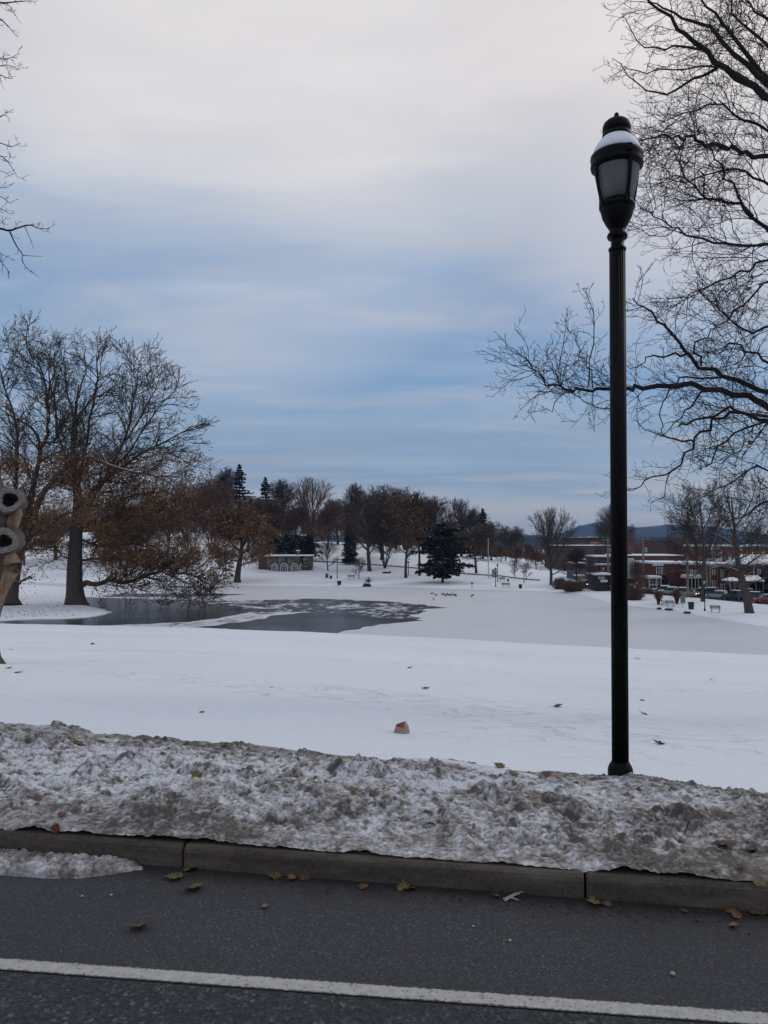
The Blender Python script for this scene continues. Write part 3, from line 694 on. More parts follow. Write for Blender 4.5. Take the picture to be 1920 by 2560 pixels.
def near_cloud(paths, lvls, per, spread, rng, keep=None):
    out = []
    for pts, rad, lvl in paths:
        if lvl not in lvls: continue
        for i in range(1, len(pts)):
            if keep and rng.random() > keep(pts[i]): continue
            for _ in range(per): out.append(tuple(c+rng.gauss(0, spread) for c in pts[i]))
    return out

RULE_R = [dict(seg=2, space=1.0, ang=50, ratio=.62, wander=.05, trop=.0),
          dict(seg=1.3, space=.52, ang=40, ratio=.62, wander=.10, trop=.05, k=.015),
          dict(seg=1.0, space=.46, ang=38, ratio=.6, wander=.13, trop=.05, k=.012, up=.6),
          dict(seg=.7, space=.36, ang=36, ratio=.62, wander=.15, trop=.03, k=.011, up=.6),
          dict(seg=.5, space=.5, ang=34, ratio=.5, wander=.15, trop=.02, k=.01, maxlen=1.3)]
def rules(**kw):
    L = [dict(d) for d in RULE_R]
    for k, v in kw.items():
        i = int(k[-1]); L[i].update(v)
    return L
def proto_bare(seed, H=18, trunk=.28, Rx=7, top_r=.5, limbs=12, lean=.02, rules_=None, stems=1, c=.6, angs=(28, 75), r0=.4, twig=.021, snow=.06, sdens=.6, maxl=4, zr=None, leafk=None, tmat=None, topn=1.0):
    rng = random.Random(seed); ru = rules_ or rules(); cen = (0, 0, H*c); Rr = (Rx, Rx, H*(1-c) if zr is None else zr)
    G = Grow(rng, cen, Rr, ru, twig, maxl); trunk_p = []
    for st in range(stems):
        ld = (rng.gauss(0, lean), rng.gauss(0, lean), 1) if stems == 1 else (math.cos(6.28*st/stems+.5)*.33, math.sin(6.28*st/stems+.5)*.3, 1)
        p = (0, 0, -.3); d = nrmz(ld); n = 12; TL = H*(trunk+(1-trunk)*.86*topn); pts = [p]; rad = [r0*1.35]; rr0 = r0/(stems**.5)
        rad = [rr0*1.4]
        for i in range(n):
            d = nrmz((d[0]+rng.gauss(0, .05), d[1]+rng.gauss(0, .05), d[2]+.06)); p = tuple(p[q]+d[q]*TL/n for q in range(3)); pts.append(p)
            rad.append(max(twig*1.5, rr0*(1-(i+1)/n)**.85+twig))
        trunk_p.append((pts, rad, 0))
        for i in range(limbs):
            t = trunk+.02+(1-trunk)*.9*(i/limbs)**.9+rng.uniform(0, .03); t = min(t, .97); f = t*n; j = min(int(f), n-1); f -= j
            a, b = pts[j], pts[j+1]; p = tuple(a[q]+(b[q]-a[q])*f for q in range(3)); r = rad[j]*(1-f)+rad[j+1]*f
            az = i*2.4+rng.uniform(-.4, .4)+st*2; an = R(angs[1]+(angs[0]-angs[1])*(i/limbs)**.8+rng.gauss(0, 6)); d = (math.sin(an)*math.cos(az), math.sin(an)*math.sin(az), math.cos(an))
            L = env_dist(p, d, cen, Rr)*rng.uniform(.85, 1.0)
            if L < .8: continue
            P_, Q_ = G.path(p, d, L, min(r*.75, .026*L+.02), 1); G.spawn(P_, Q_, L, 1, .12)
    print('proto', seed, len(G.paths)); return dict(trunk=trunk_p, crown=G.paths, rng=rng, H=H)
def mk_tree_meshes(name, T, snow_r=.033, sd=.6, leaves=None, leafsize=.16):
    M = {}
    v, q = tubes(T['trunk'], .02); M['trunk'] = fastmesh(name+'_trunk', v, q)
    v, q = tubes(T['crown']); M['crown'] = fastmesh(name+'_crown', v, q)
    if sd > 0:
        sp_ = snow_paths(T['crown']+T['trunk'], snow_r, T['rng'], sd)
        if sp_: v, q = tubes(sp_, .05); M['snow_cover'] = fastmesh(name+'_snow', v, q)
    if leaves: v, q = quads(leaves, leafsize, T['rng']); M['leaves'] = fastmesh(name+'_leaves', v, q, smooth=False)
    return M
MATS = dict(trunk=BARK, crown=TWIG, snow_cover=SNOW, leaves=LEAF_B)
def put_tree(name, M, loc, s, rz, label, cat='tree', group=None, mats=None):
    e_ = empty(name, loc, label, cat, group, rz, s)
    for k, me in M.items():
        m = (mats or {}).get(k, MATS[k])
        if not me.materials: me.materials.append(m)
        o = bpy.data.objects.new(k, me); sc.collection.objects.link(o); o.parent = e_
        if k == 'snow_cover': o['kind'] = 'stuff'
        if me.materials[0] != m:
            o.material_slots[0].link = 'OBJECT'; o.material_slots[0].material = m
    return e_

# prototypes for the far bank
PR = {}
def reg(k, T, H, **kw): PR[k] = (mk_tree_meshes(k, T, **kw), H)
reg('round', proto_bare(11, 18, .2, 7.5, limbs=18, c=.58, angs=(15, 76), r0=.38, rules_=rules(r1=dict(space=.36))), 18, snow_r=.033, sd=.5)
reg('fan', proto_bare(12, 18, .13, 8.5, limbs=17, c=.52, angs=(8, 62), r0=.42, twig=.022, rules_=rules(r1=dict(ang=24, wander=.05, space=.7), r2=dict(ang=24, wander=.08, space=.6), r3=dict(ang=22, space=.6)), zr=8.8), 18, snow_r=.035, sd=.4)
reg('tall', proto_bare(13, 20, .3, 4.6, limbs=14, c=.62, angs=(12, 55), r0=.3, rules_=rules(r1=dict(trop=.1, space=.3), r2=dict(ang=34, space=.3), r3=dict(space=.3))), 20, snow_r=.033, sd=.3)
reg('spread', proto_bare(14, 16, .16, 8, limbs=13, c=.58, angs=(22, 78), r0=.42, rules_=rules(r1=dict(trop=.09, wander=.17), r2=dict(wander=.2))), 16, snow_r=.033, sd=.6)
reg('multi', proto_bare(15, 17, .12, 7, limbs=9, c=.6, angs=(15, 55), r0=.36, stems=4), 17, snow_r=.033, sd=.6)
reg('small', proto_bare(16, 7, .18, 3.2, limbs=9, c=.62, angs=(20, 60), r0=.13, maxl=3, twig=.016, rules_=rules(r1=dict(seg=.6, space=.2), r2=dict(seg=.4, space=.2), r3=dict(seg=.3, space=.3))), 7, snow_r=.03, sd=.35)
reg('dense', proto_bare(17, 17, .16, 7.5, limbs=22, c=.54, angs=(14, 80), r0=.36, twig=.028, rules_=rules(r1=dict(space=.42), r2=dict(space=.4))), 17, snow_r=.04, sd=.3)
Tq = proto_bare(18, 15, .16, 7, limbs=15, c=.56, angs=(20, 80), r0=.5, rules_=rules(r1=dict(space=.34), r2=dict(wander=.2, space=.32), r3=dict(wander=.2)))
reg('oak', Tq, 15, snow_r=.033, sd=.6, leaves=near_cloud(Tq['crown'], (3, 4), 1, .3, Tq['rng'], lambda p: .75 if p[2] < 11 else .3), leafsize=.2)
Tq = proto_bare(19, 16, .2, 4.2, limbs=18, c=.6, angs=(14, 60), r0=.26, rules_=rules(r1=dict(space=.3), r2=dict(space=.3)))
reg('leafy_tall', Tq, 16, snow_r=.033, sd=.3, leaves=near_cloud(Tq['crown'], (3, 4), 1, .25, Tq['rng'], lambda p: .35), leafsize=.17)

def conifer(seed, H, Rb, bare=.12, gap=.62, n=7, droop=-.15, blade=.26, dens=7, power=1.0, ragged=.25, clump=0, snowy=.25):
    rng = random.Random(seed); tr = [([(rng.gauss(0, .04), rng.gauss(0, .04), H*i/8-.3*(i == 0)) for i in range(9)], [max(.03, .022*H*(1-i/8)+.03) for i in range(9)], 0)]
    br = []; nd = []; sn = []; z = H*bare
    while z < H*.985:
        t = (z/H-bare)/(1-bare); Rz = Rb*((1-t)**power if power >= 0 else math.sin(math.pi*(.12+.88*t)**.75)**.7)*rng.uniform(1-ragged, 1+ragged*.5)+.15
        if power < 0: Rz = Rb*max(.12, (1-(2*t-.75)**2/1.6))**.6*rng.uniform(1-ragged, 1+.2*ragged)
        a0 = rng.uniform(0, 6.28)
        for k in range(n):
            a = a0+6.283*k/n+rng.uniform(-.3, .3); L = Rz*rng.uniform(.7, 1.1); up = .35*t+droop; pts = [(0, 0, z)]
            for j in range(1, 5):
                f = j/4; pts.append((L*f*math.cos(a+.1*f), L*f*math.sin(a+.1*f), z+L*f*up-L*.12*f*f+rng.gauss(0, .03)))
            br.append((pts, [.05*(1-.2*j)+.012 for j in range(5)], 1))
            m = int(dens*L/blade*.5)+3
            for _ in range(m):
                f = rng.uniform(.12, 1)**.8*4; j = min(3, int(f)); f2 = f-j; p = [pts[j][q]+(pts[j+1][q]-pts[j][q])*f2 for q in range(3)]
                w_ = L*.22*(1.15-f/4)+blade*.5; o = rng.uniform(-1, 1)*w_; hz = rng.gauss(0, .10+clump)
                q_ = (p[0]-math.sin(a)*o, p[1]+math.cos(a)*o, p[2]-abs(o)*.25+hz); nd.append(q_)
                if rng.random() < snowy: sn.append((q_[0], q_[1], q_[2]+.1+clump*.5))
        z += gap*rng.uniform(.75, 1.25)*(1-.45*t)
    M = {}
    v, q = tubes(tr, .02); M['trunk'] = fastmesh('conifer_trunk', v, q)
    v, q = tubes(br); v2, q2 = quads(nd, blade, rng, .45); M['crown'] = fastmesh('conifer_crown', np.concatenate([v, v2]), np.concatenate([q, q2+len(v)]), smooth=False)
    if sn: v, q = quads(sn, blade*.5, rng, .15); M['snow_cover'] = fastmesh('conifer_snow', v, q, smooth=False)
    return M
PR['spruce'] = (conifer(21, 20, 5.8, .1, .95, 7, -.03, .32, 9, .85, .5, snowy=.04), 20)
PR['fir'] = (conifer(22, 18, 4.8, .06, .6, 8, .05, .32, 10, .75, .25, snowy=.05), 18)
PR['broad'] = (conifer(23, 13, 6.9, .13, .72, 10, -.06, .30, 13, -1, .62, .07, snowy=.12), 13)
PR['yew'] = (conifer(24, 6, 4.2, .02, .36, 11, .1, .25, 10, -1, .3, .15, snowy=.34), 6)
PR['narrow'] = (conifer(25, 9, 2.0, .08, .4, 8, .1, .24, 8, .7, .3, .05, snowy=.08), 9)
PR['snowspruce'] = (conifer(26, 5.5, 2.2, .03, .3, 9, -.1, .16, 9, .9, .15, snowy=.5), 5.5)
CON = {'spruce': NEEDLE, 'fir': NEEDLE, 'broad': NEEDLE_D, 'yew': NEEDLE_D, 'narrow': NEEDLE_D, 'snowspruce': NEEDLE}

def far_tree(kind, px, base, top, label, cat='tree', name='bare_tree', Y=None, rz=None, red=False, group='trees on the far bank', wid=None):
    wid = wid or (1.22 if kind in ('dense', 'round', 'oak') else 1.0)
    M, H = PR[kind]
    if Y is None: p = ground(px, base)
    else:
        X_ = (px-960)/F*Y; p = (X_, Y, gz(X_, Y))
    zt = CZ+(at(px, top, p[1])[2]-CZ); s = (zt-p[2])/H
    mats = {'crown': CON[kind]} if kind in CON else ({'crown': TWIG_R, 'trunk': BARK_B} if red else None)
    rz = (px*.77+base*.31) % 6.28 if rz is None else rz
    return put_tree(name, M, (p[0], p[1], p[2]-.05), (s*wid, s*wid, s), rz, label, cat, group, mats)
FT = [
 ('small', 457, 1410, 1330, 'slim bare tree on the snowy slope behind the drooping oak branches', {}),
 ('small', 482, 1400, 1318, 'thin bare tree just right of and upslope of the slim slope tree', {}),
 ('multi', 531, 1386, 1198, 'tall bare tree forking low on the slope left of the brown oak', {'red': True}),
 ('round', 455, None, 1222, 'broad bare tree behind the crest left of the two spruces', {'Y': 262}),
 ('dense', 390, None, 1240, 'brown bare tree behind the slope under the big oak crown', {'Y': 270, 'red': True}),
 ('oak', 330, None, 1262, 'rusty oak standing on the slope behind the trunk of the big oak', {'Y': 250, 'name': 'oak_tree', 'cat': 'oak tree'}),
 ('oak', 420, None, 1275, 'rusty brown oak half hidden behind the big oak right edge', {'Y': 235, 'name': 'oak_tree', 'cat': 'oak tree'}),
 ('round', 510, None, 1205, 'bare tree at the crest just left of the smaller spruce', {'Y': 268}),
 ('oak', 593, 1456, 1258, 'brown leafy oak with a thick trunk at the water edge left of the stone pavilion', {'name': 'oak_tree', 'cat': 'oak tree'}),
 ('tall', 566, None, 1166, 'pale bare tree rising between the two spruces', {'Y': 262}),
 ('spruce', 598, None, 1160, 'tallest ragged spruce on the skyline left of the pavilion', {'Y': 245, 'name': 'spruce_tree', 'cat': 'spruce'}),
 ('fir', 554, None, 1190, 'shorter dark spruce just left of the tallest spruce', {'Y': 248, 'name': 'spruce_tree', 'cat': 'spruce'}),
 ('spruce', 663, None, 1192, 'dense dark spruce above the left end of the pavilion', {'Y': 240, 'name': 'spruce_tree', 'cat': 'spruce', 'wid': 1.0}),
 ('tall', 706, None, 1196, 'upright bare tree just right of the dense spruce', {'Y': 250, 'wid': 1.35}),
 ('dense', 640, None, 1268, 'low reddish bare tree behind the brown oak left of the pavilion', {'Y': 236, 'red': True}),
 ('fan', 780, 1376, 1197, 'big fan shaped bare tree above the pavilion roof', {'red': True}),
 ('dense', 735, None, 1262, 'reddish bare tree on the slope directly behind the pavilion chimney', {'Y': 222, 'red': True}),
 ('dense', 845, None, 1246, 'brown bare tree between the fan shaped tree and the gaunt tall tree', {'Y': 250, 'red': True}),
 ('yew', 688, 1408, 1345, 'dark evergreen bush dusted with snow behind the pavilion left half', {'name': 'evergreen_bush', 'cat': 'bush', 'Y': 206}),
 ('yew', 728, 1408, 1338, 'dark evergreen bush behind the pavilion chimney', {'name': 'evergreen_bush', 'cat': 'bush', 'Y': 208}),
 ('broad', 772, 1400, 1338, 'dark low evergreen at the right end of the pavilion', {'name': 'evergreen_tree', 'cat': 'evergreen', 'Y': 208}),
 ('small', 820, 1427, 1350, 'small forked bare tree right of the pavilion behind the grey bins', {'wid': 1.15}),
 ('tall', 888, None, 1206, 'gaunt tall bare tree left of the big round crowned tree', {'Y': 255}),
 ('narrow', 874, 1411, 1312, 'narrow dark evergreen on the slope below the gaunt tall tree', {'name': 'evergreen_tree', 'cat': 'evergreen'}),
 ('small', 897, 1447, 1392, 'tiny bare sapling beside the lone bench', {'name': 'sapling', 'cat': 'sapling', 'wid': 1.1}),
 ('spread', 924, 1428, 1232, 'large bare tree with a snowy forked trunk at the middle of the far bank', {}),
 ('round', 955, 1400, 1212, 'round crowned bare tree tallest of the middle group', {}),
 ('multi', 962, 1421, 1260, 'splayed many stemmed bare tree in the middle of the far bank', {}),
 ('small', 893, 1395, 1345, 'small snowy bare tree in the gap below the gaunt tall tree', {'Y': 236}),
 ('leafy_tall', 1015, 1445, 1220, 'tall narrow tree with a few orange leaves left of the dark evergreen', {'name': 'bare_tree'}),
 ('dense', 990, None, 1268, 'brown bare tree behind the tall narrow orange leaved tree', {'Y': 262, 'red': True}),
 ('tall', 1049, 1439, 1226, 'upright bare tree with yellowish haze of twigs left of the dark evergreen', {}),
 ('round', 1090, None, 1240, 'rounded bare tree rising behind the dark broad evergreen', {'Y': 246}),
 ('broad', 1107, 1457, 1312, 'large dark broad evergreen with snow on its boughs near the shore', {'name': 'evergreen_tree', 'cat': 'evergreen', 'wid': .98}),
 ('fan', 1153, None, 1248, 'pale domed bare tree behind the dark evergreen right side', {'Y': 252}),
 ('dense', 1130, None, 1302, 'low brown bare tree filling behind the dark evergreen', {'Y': 240, 'red': True}),
 ('spread', 1191, 1433, 1305, 'snowy limbed bare tree just right of the dark evergreen', {}),
 ('spruce', 1207, None, 1270, 'ragged dark conifer on the skyline right of the pale domed tree', {'Y': 250, 'name': 'spruce_tree', 'cat': 'spruce'}),
 ('round', 1228, None, 1302, 'bare tree right of the ragged skyline conifer', {'Y': 245}),
 ('round', 1264, None, 1314, 'small round crowned bare tree left one of the skyline pair', {'Y': 262, 'wid': .8}),
 ('round', 1290, None, 1315, 'small round crowned bare tree right one of the skyline pair', {'Y': 258, 'wid': .8, 'rz': 2.1}),
 ('dense', 1252, None, 1362, 'reddish thicket tree behind the white pole', {'Y': 232, 'red': True}),
 ('dense', 1290, None, 1368, 'reddish thicket tree right of the white pole', {'Y': 226, 'red': True, 'rz': 1}),
 ('leafy_tall', 1318, None, 1358, 'orange brown low tree in the thicket left of the big domed tree', {'Y': 222}),
 ('dense', 1340, None, 1372, 'brown bushy tree in the thicket beside the big domed tree', {'Y': 215, 'red': True, 'rz': 4}),
 ('small', 1288, 1446, 1398, 'small snowy bare tree at the path edge left of the second small one', {}),
 ('small', 1316, 1450, 1404, 'second small bare tree at the path edge nearer the big domed tree', {}),
 ('fan', 1378, 1462, 1272, 'big domed bare tree standing alone near the right end of the far shore', {'wid': .88}),
 ('dense', 1420, None, 1395, 'brown shrubby tree right of the big domed tree', {'Y': 178, 'red': True, 'rz': 2}),
 ('tall', 1442, 1462, 1366, 'thin snowy limbed bare tree among the parked cars and porches', {'wid': 1.4}),
 ('spread', 1486, None, 1408, 'low snowy bare tree in front of the porches left of the lamp post', {'Y': 142}),
 ('round', 1530, None, 1262, 'tall bare tree showing just left of the lamp post', {'Y': 165, 'wid': .7}),
 ('round', 1590, None, 1402, 'low bare tree behind the round clipped bush', {'Y': 128, 'red': True, 'wid': .8}),
]
for kind, px, base, top, lab, kw in FT: far_tree(kind, px, base or 0, top, lab, **kw)
# spread filler trees upslope at the left, behind the oaks, each its own tree
for i, (px, top, kind, lab) in enumerate([
    (20, 1285, 'dense', 'brown bare tree far behind the leaning oak at the left edge'),
    (95, 1300, 'round', 'bare tree far behind the gap between the two big oaks'),
    (150, 1290, 'dense', 'brown bare tree far behind just left of the big oak trunk'),
    (250, 1292, 'dense', 'brown bare tree far behind just right of the big oak trunk'),
    (-60, 1280, 'round', 'bare tree far behind outside the leaning oak')]):
    far_tree(kind, px, 0, top, lab, Y=285+7*i, red=True, group='trees on the far bank')
for i, (px, base, top, kind, lab, kw) in enumerate([
    (300, 1425, 1300, 'round', 'bare tree on the slope seen through the lower limbs of the big oak', {}),
    (262, 1405, 1290, 'oak', 'rusty tree upslope just right of the big oak trunk', {'name': 'oak_tree', 'cat': 'oak tree'}),
    (365, 1392, 1268, 'multi', 'many stemmed tree on the slope behind the drooping limb', {}),
    (420, 1400, 1275, 'spread', 'bare spreading tree left of the slim slope tree', {}),
    (140, 1400, 1285, 'oak', 'rusty tree upslope between the two big oaks', {'name': 'oak_tree', 'cat': 'oak tree'}),
    (60, 1412, 1300, 'round', 'bare tree upslope behind the leaning oak trunk', {}),
    (620, 1380, 1240, 'dense', 'brown tree rising behind the brown oak at the pavilion end', {'red': True}),
    (690, 0, 1245, 'dense', 'brown tree standing right behind the dense spruce foot', {'Y': 228, 'red': True}),
    (820, 0, 1262, 'spread', 'bare tree downslope right of the fan shaped tree', {'Y': 232}),
    (868, 0, 1250, 'round', 'bare tree rising behind the narrow evergreen', {'Y': 262}),
    (925, 0, 1232, 'tall', 'upright bare tree just right of the gaunt tall tree', {'Y': 258}),
    (1012, 0, 1252, 'round', 'bare tree behind the tall narrow orange leaved tree on its left', {'Y': 266, 'rz': 3}),
    (1060, 0, 1262, 'dense', 'brown tree filling the gap left of the dark evergreen', {'Y': 258, 'red': True, 'rz': 5}),
    (1175, 0, 1272, 'round', 'bare tree between the pale dome and the ragged conifer', {'Y': 256, 'rz': 2}),
    (1200, 0, 1345, 'dense', 'low brown thicket behind the snowy limbed tree', {'Y': 236, 'red': True, 'rz': 1.5})]):
    far_tree(kind, px, base, top, lab, **kw)
# bushes by the right shore
def bush(px, base, top, wpx, label, seed, vase=False, n=150, leaf=0):
    rng = random.Random(seed); p = ground(px, base); H = (at(px, top, p[1])[2]-p[2]); W_ = wpx/F*p[1]/2; G = []
    for i in range(n):
        a = rng.uniform(0, 6.28); k = rng.random()**.5; tx = W_*k*math.cos(a); ty = W_*k*math.sin(a)
        hz = H*(1-.35*k*k)*rng.uniform(.75, 1.05) if vase else H*math.sqrt(max(0, 1-k*k*.9))*rng.uniform(.6, 1.02)
        b = .16 if vase else .45; mid = (tx*(.35 if vase else .75), ty*(.35 if vase else .75), hz*.5)
        G.append(([(tx*b, ty*b, -.1), mid, (tx, ty, hz)], [.03, .022, .008], 1))
        for _ in range(4):
            q = (mid[0]+(tx-mid[0])*rng.random(), mid[1]+(ty-mid[1])*rng.random(), mid[2]+(hz-mid[2])*rng.random())
            G.append(([q, (q[0]+rng.gauss(0, .14)*W_, q[1]+rng.gauss(0, .14)*W_, q[2]+rng.uniform(-.02, .16)*H)], [.012, .006], 2))
    e_ = empty('shrub', (p[0], p[1], p[2]), label, 'shrub', 'bare shrubs by the shore')
    v, q = tubes(G); obj('stems', fastmesh('shrub', v, q), TWIG_R, e_)
    pts = [tuple(c+rng.gauss(0, .05) for c in P[-1]) for P, _, l in G if l == 1 and P[-1][2] > H*.72 and rng.random() < .35]
    if pts: v, q = quads(pts, .10, rng, .3); obj('snow_cover', fastmesh('shrub_snow', v, q, smooth=False), SNOW, e_)
bush(1584, 1500, 1456, 58, 'dense round bare shrub just right of the lamp post by the shore', 1, n=420)
bush(1646, 1512, 1468, 28, 'vase shaped reddish shrub left of the park bench by the shore', 2, True, 130)
bush(1692, 1510, 1466, 34, 'vase shaped reddish shrub directly behind the park bench by the shore', 3, True, 130)
bush(920, 1465, 1441, 22, 'spiky bare shrub growing over the low dark rocks at the far shore', 4, True, 60)
bush(1432, 1478, 1444, 70, 'wide brown hedge shrub in front of the parked cars by the domed tree', 5, n=420)
bush(1400, 1473, 1440, 44, 'snowy tangled shrub at the foot of the domed tree', 6, n=260)
far_tree('snowspruce', 1661, 1470, 1434, 'small snow laden spruce in front of the brick house porch', name='spruce_tree', cat='spruce', Y=134)
far_tree('snowspruce', 1915, 1485, 1412, 'snow covered evergreen at the right edge behind the red car', name='spruce_tree', cat='spruce', Y=124, wid=1.2)

# ---- far-off wood behind the town
rw = random.Random(77); wp, wt = [], []
ptsw = []
for i in range(170):
    px = rw.uniform(1570, 1775); top = float(np.interp(px, [1570, 1600, 1650, 1690, 1740, 1775], [1372, 1352, 1337, 1338, 1350, 1372]))+rw.uniform(0, 40); Y = rw.uniform(290, 380)
    x, y, z = at(px, top, Y)
    for k in range(26):
        a, r = rw.uniform(0, 6.28), rw.uniform(0, 4.5); h_ = rw.uniform(.2, 1); q = (x+r*math.cos(a)*.3, y, z-9+rw.uniform(-2, 2)); ptsw.append(([q, (x+r*math.cos(a)*.8, y+r*math.sin(a), z-4+2*h_), (x+r*math.cos(a)*1.2, y+r*math.sin(a), z-r*.5)], [.16, .09, .03], 1))
for i in range(130):
    px = rw.uniform(1180, 1600); top = float(np.interp(px, [1180, 1250, 1350, 1440, 1600], [1345, 1352, 1356, 1372, 1395]))+rw.uniform(0, 30); Y = rw.uniform(300, 370); x, y, z = at(px, top, Y)
    for k in range(22):
        a, r = rw.uniform(0, 6.28), rw.uniform(0, 4.5); ptsw.append(([(x+r*math.cos(a)*.3, y, z-9), (x+r*math.cos(a)*.8, y+r*math.sin(a), z-4), (x+r*math.cos(a)*1.2, y+r*math.sin(a), z-r*.5)], [.16, .09, .03], 1))
for i in range(330):
    px = rw.uniform(-200, 1250); Y = rw.uniform(300, 380); top = float(np.interp(px, [-200, 450, 700, 1000, 1250], [1275, 1245, 1255, 1280, 1335]))+rw.uniform(0, 30); x, y, z = at(px, top, Y)
    for k in range(22):
        a, r = rw.uniform(0, 6.28), rw.uniform(0, 5); ptsw.append(([(x+r*math.cos(a)*.3, y, z-10), (x+r*math.cos(a)*.8, y+r*math.sin(a), z-5), (x+r*math.cos(a)*1.2, y+r*math.sin(a), z-r*.6)], [.17, .09, .03], 1))
v, q = tubes(ptsw, .5)
tag(obj('distant_wood', fastmesh('distant_wood', v, q), TWIG_R), 'brown mass of distant bare woodland behind the town and the far bank', 'woodland', kind='stuff')
# ================================================================== THE BIG TREES (limbs laid along their real courses, twigs grown)
def Lw(P): return sum(math.dist(P[i], P[i+1]) for i in range(len(P)-1))
def resample(P, Rr, step):
    out = [P[0]]; ro = [Rr[0]]
    for i in range(len(P)-1):
        n = max(1, int(math.dist(P[i], P[i+1])/step))
        for j in range(1, n+1):
            t = j/n; out.append(tuple(P[i][q]+(P[i+1][q]-P[i][q])*t for q in range(3))); ro.append(Rr[i]+(Rr[i+1]-Rr[i])*t)
    return out, ro
def course(rng, px, Y, dY, jit=.04, bend=True):
    """pixel course -> 3D course at distance Y drifting by dY towards the tip"""
    n = len(px); P = []; w = 0
    for i, (a, b) in enumerate(px):
        w += rng.gauss(0, jit); P.append(at(a, b, Y+dY*(i/max(1, n-1))+w))
    return P
def smooth_line(P, it=1):
    for _ in range(it):
        Q = [P[0]]
        for i in range(len(P)-1):
            a, b = P[i], P[i+1]; Q += [tuple(a[q]*.75+b[q]*.25 for q in range(3)), tuple(a[q]*.25+b[q]*.75 for q in range(3))]
        Q.append(P[-1]); P = Q
    return P
def hero(name, label, cat, trunk_px, trunk_r, limbs, Y, env, rules_, rmin, seed, maxl=4, mats=None, jit=.04, t0=.1, snow_r=.05, sd=.7, leaf=None, smooth=1, zcut=None, trunk_spawn=None, free=None, thick=1.0, crook=0.0):
    rng = random.Random(seed)
    tp = course(rng, trunk_px, Y, 0, jit*.5); tr = list(trunk_r)
    base = tp[0]; base = (base[0], base[1], gz(base[0], base[1])-.15)
    root = empty(name, base, label, cat)
    L_ = lambda p: (p[0]-base[0], p[1]-base[1], p[2]-base[2])
    tp = [(base[0], base[1], base[2]-.1)]+tp[1:]
    lens = np.linspace(0, 1, len(tp)); T2 = smooth_line(tp, 1); r2 = np.interp(np.linspace(0, 1, len(T2)), lens, tr)
    c = L_(at(*env[0], Y)); G = Grow(rng, c, env[1], rules_, rmin, maxl)
    trunk = [([L_(p) for p in T2], list(map(float, r2)), 0)]
    if trunk_spawn: 
        P_ = trunk[0][0]; k = int(len(P_)*trunk_spawn); G.spawn(P_[k:], trunk[0][1][k:], Lw(P_[k:]), 1, .05)
    for li, (px, dY, ra, rb) in enumerate(limbs):
        G.free = (free or {}).get(li, 0)
        P = course(rng, px, Y+rng.uniform(-.15, .15)*abs(dY), dY, jit); P = smooth_line(P, 1); P = [tuple(q+rng.gauss(0, crook) for q in p) if 0 < k_ < len(P)-1 else p for k_, p in enumerate(P)]; P = smooth_line(P, smooth-1); P = [L_(p) for p in P]; ra = ra*(thick if ra > .03 else 1)
        rr = [ra+(rb-ra)*(i/(len(P)-1))**.9 for i in range(len(P))]
        G.paths.append((P, rr, 1)); G.spawn(P, rr, Lw(P), 1, t0)
        for _ in range((free or {}).get('x', {}).get(li, 0)): G.spawn(P, rr, Lw(P), 1, .15)
    print(name, 'paths', len(G.paths))
    if zcut is not None: pass
    M = {}
    v, q = tubes(trunk, .001)
    obj('trunk', fastmesh(name+'_trunk', v, q), (mats or {}).get('trunk', BARK), root)
    v, q = tubes(G.paths, .02 if rmin < .01 else .06); obj('crown', fastmesh(name+'_crown', v, q), (mats or {}).get('crown', TWIG), root)
    if sd > 0:
        sp_ = snow_paths(G.paths+trunk, snow_r, rng, sd)
        if sp_: v, q = tubes(sp_, .05); o = obj('snow_cover', fastmesh(name+'_snow', v, q), SNOW, root); o['kind'] = 'stuff'
    if leaf:
        pts = near_cloud(G.paths, leaf['lv'], leaf['per'], leaf['spread'], rng, leaf.get('keep')); print('leaves', len(pts))
        v, q = quads(pts, leaf['size'], rng); obj('leaves', fastmesh(name+'_leaves', v, q, smooth=False), leaf.get('mat', LEAF_B), root)
    return root, G, base

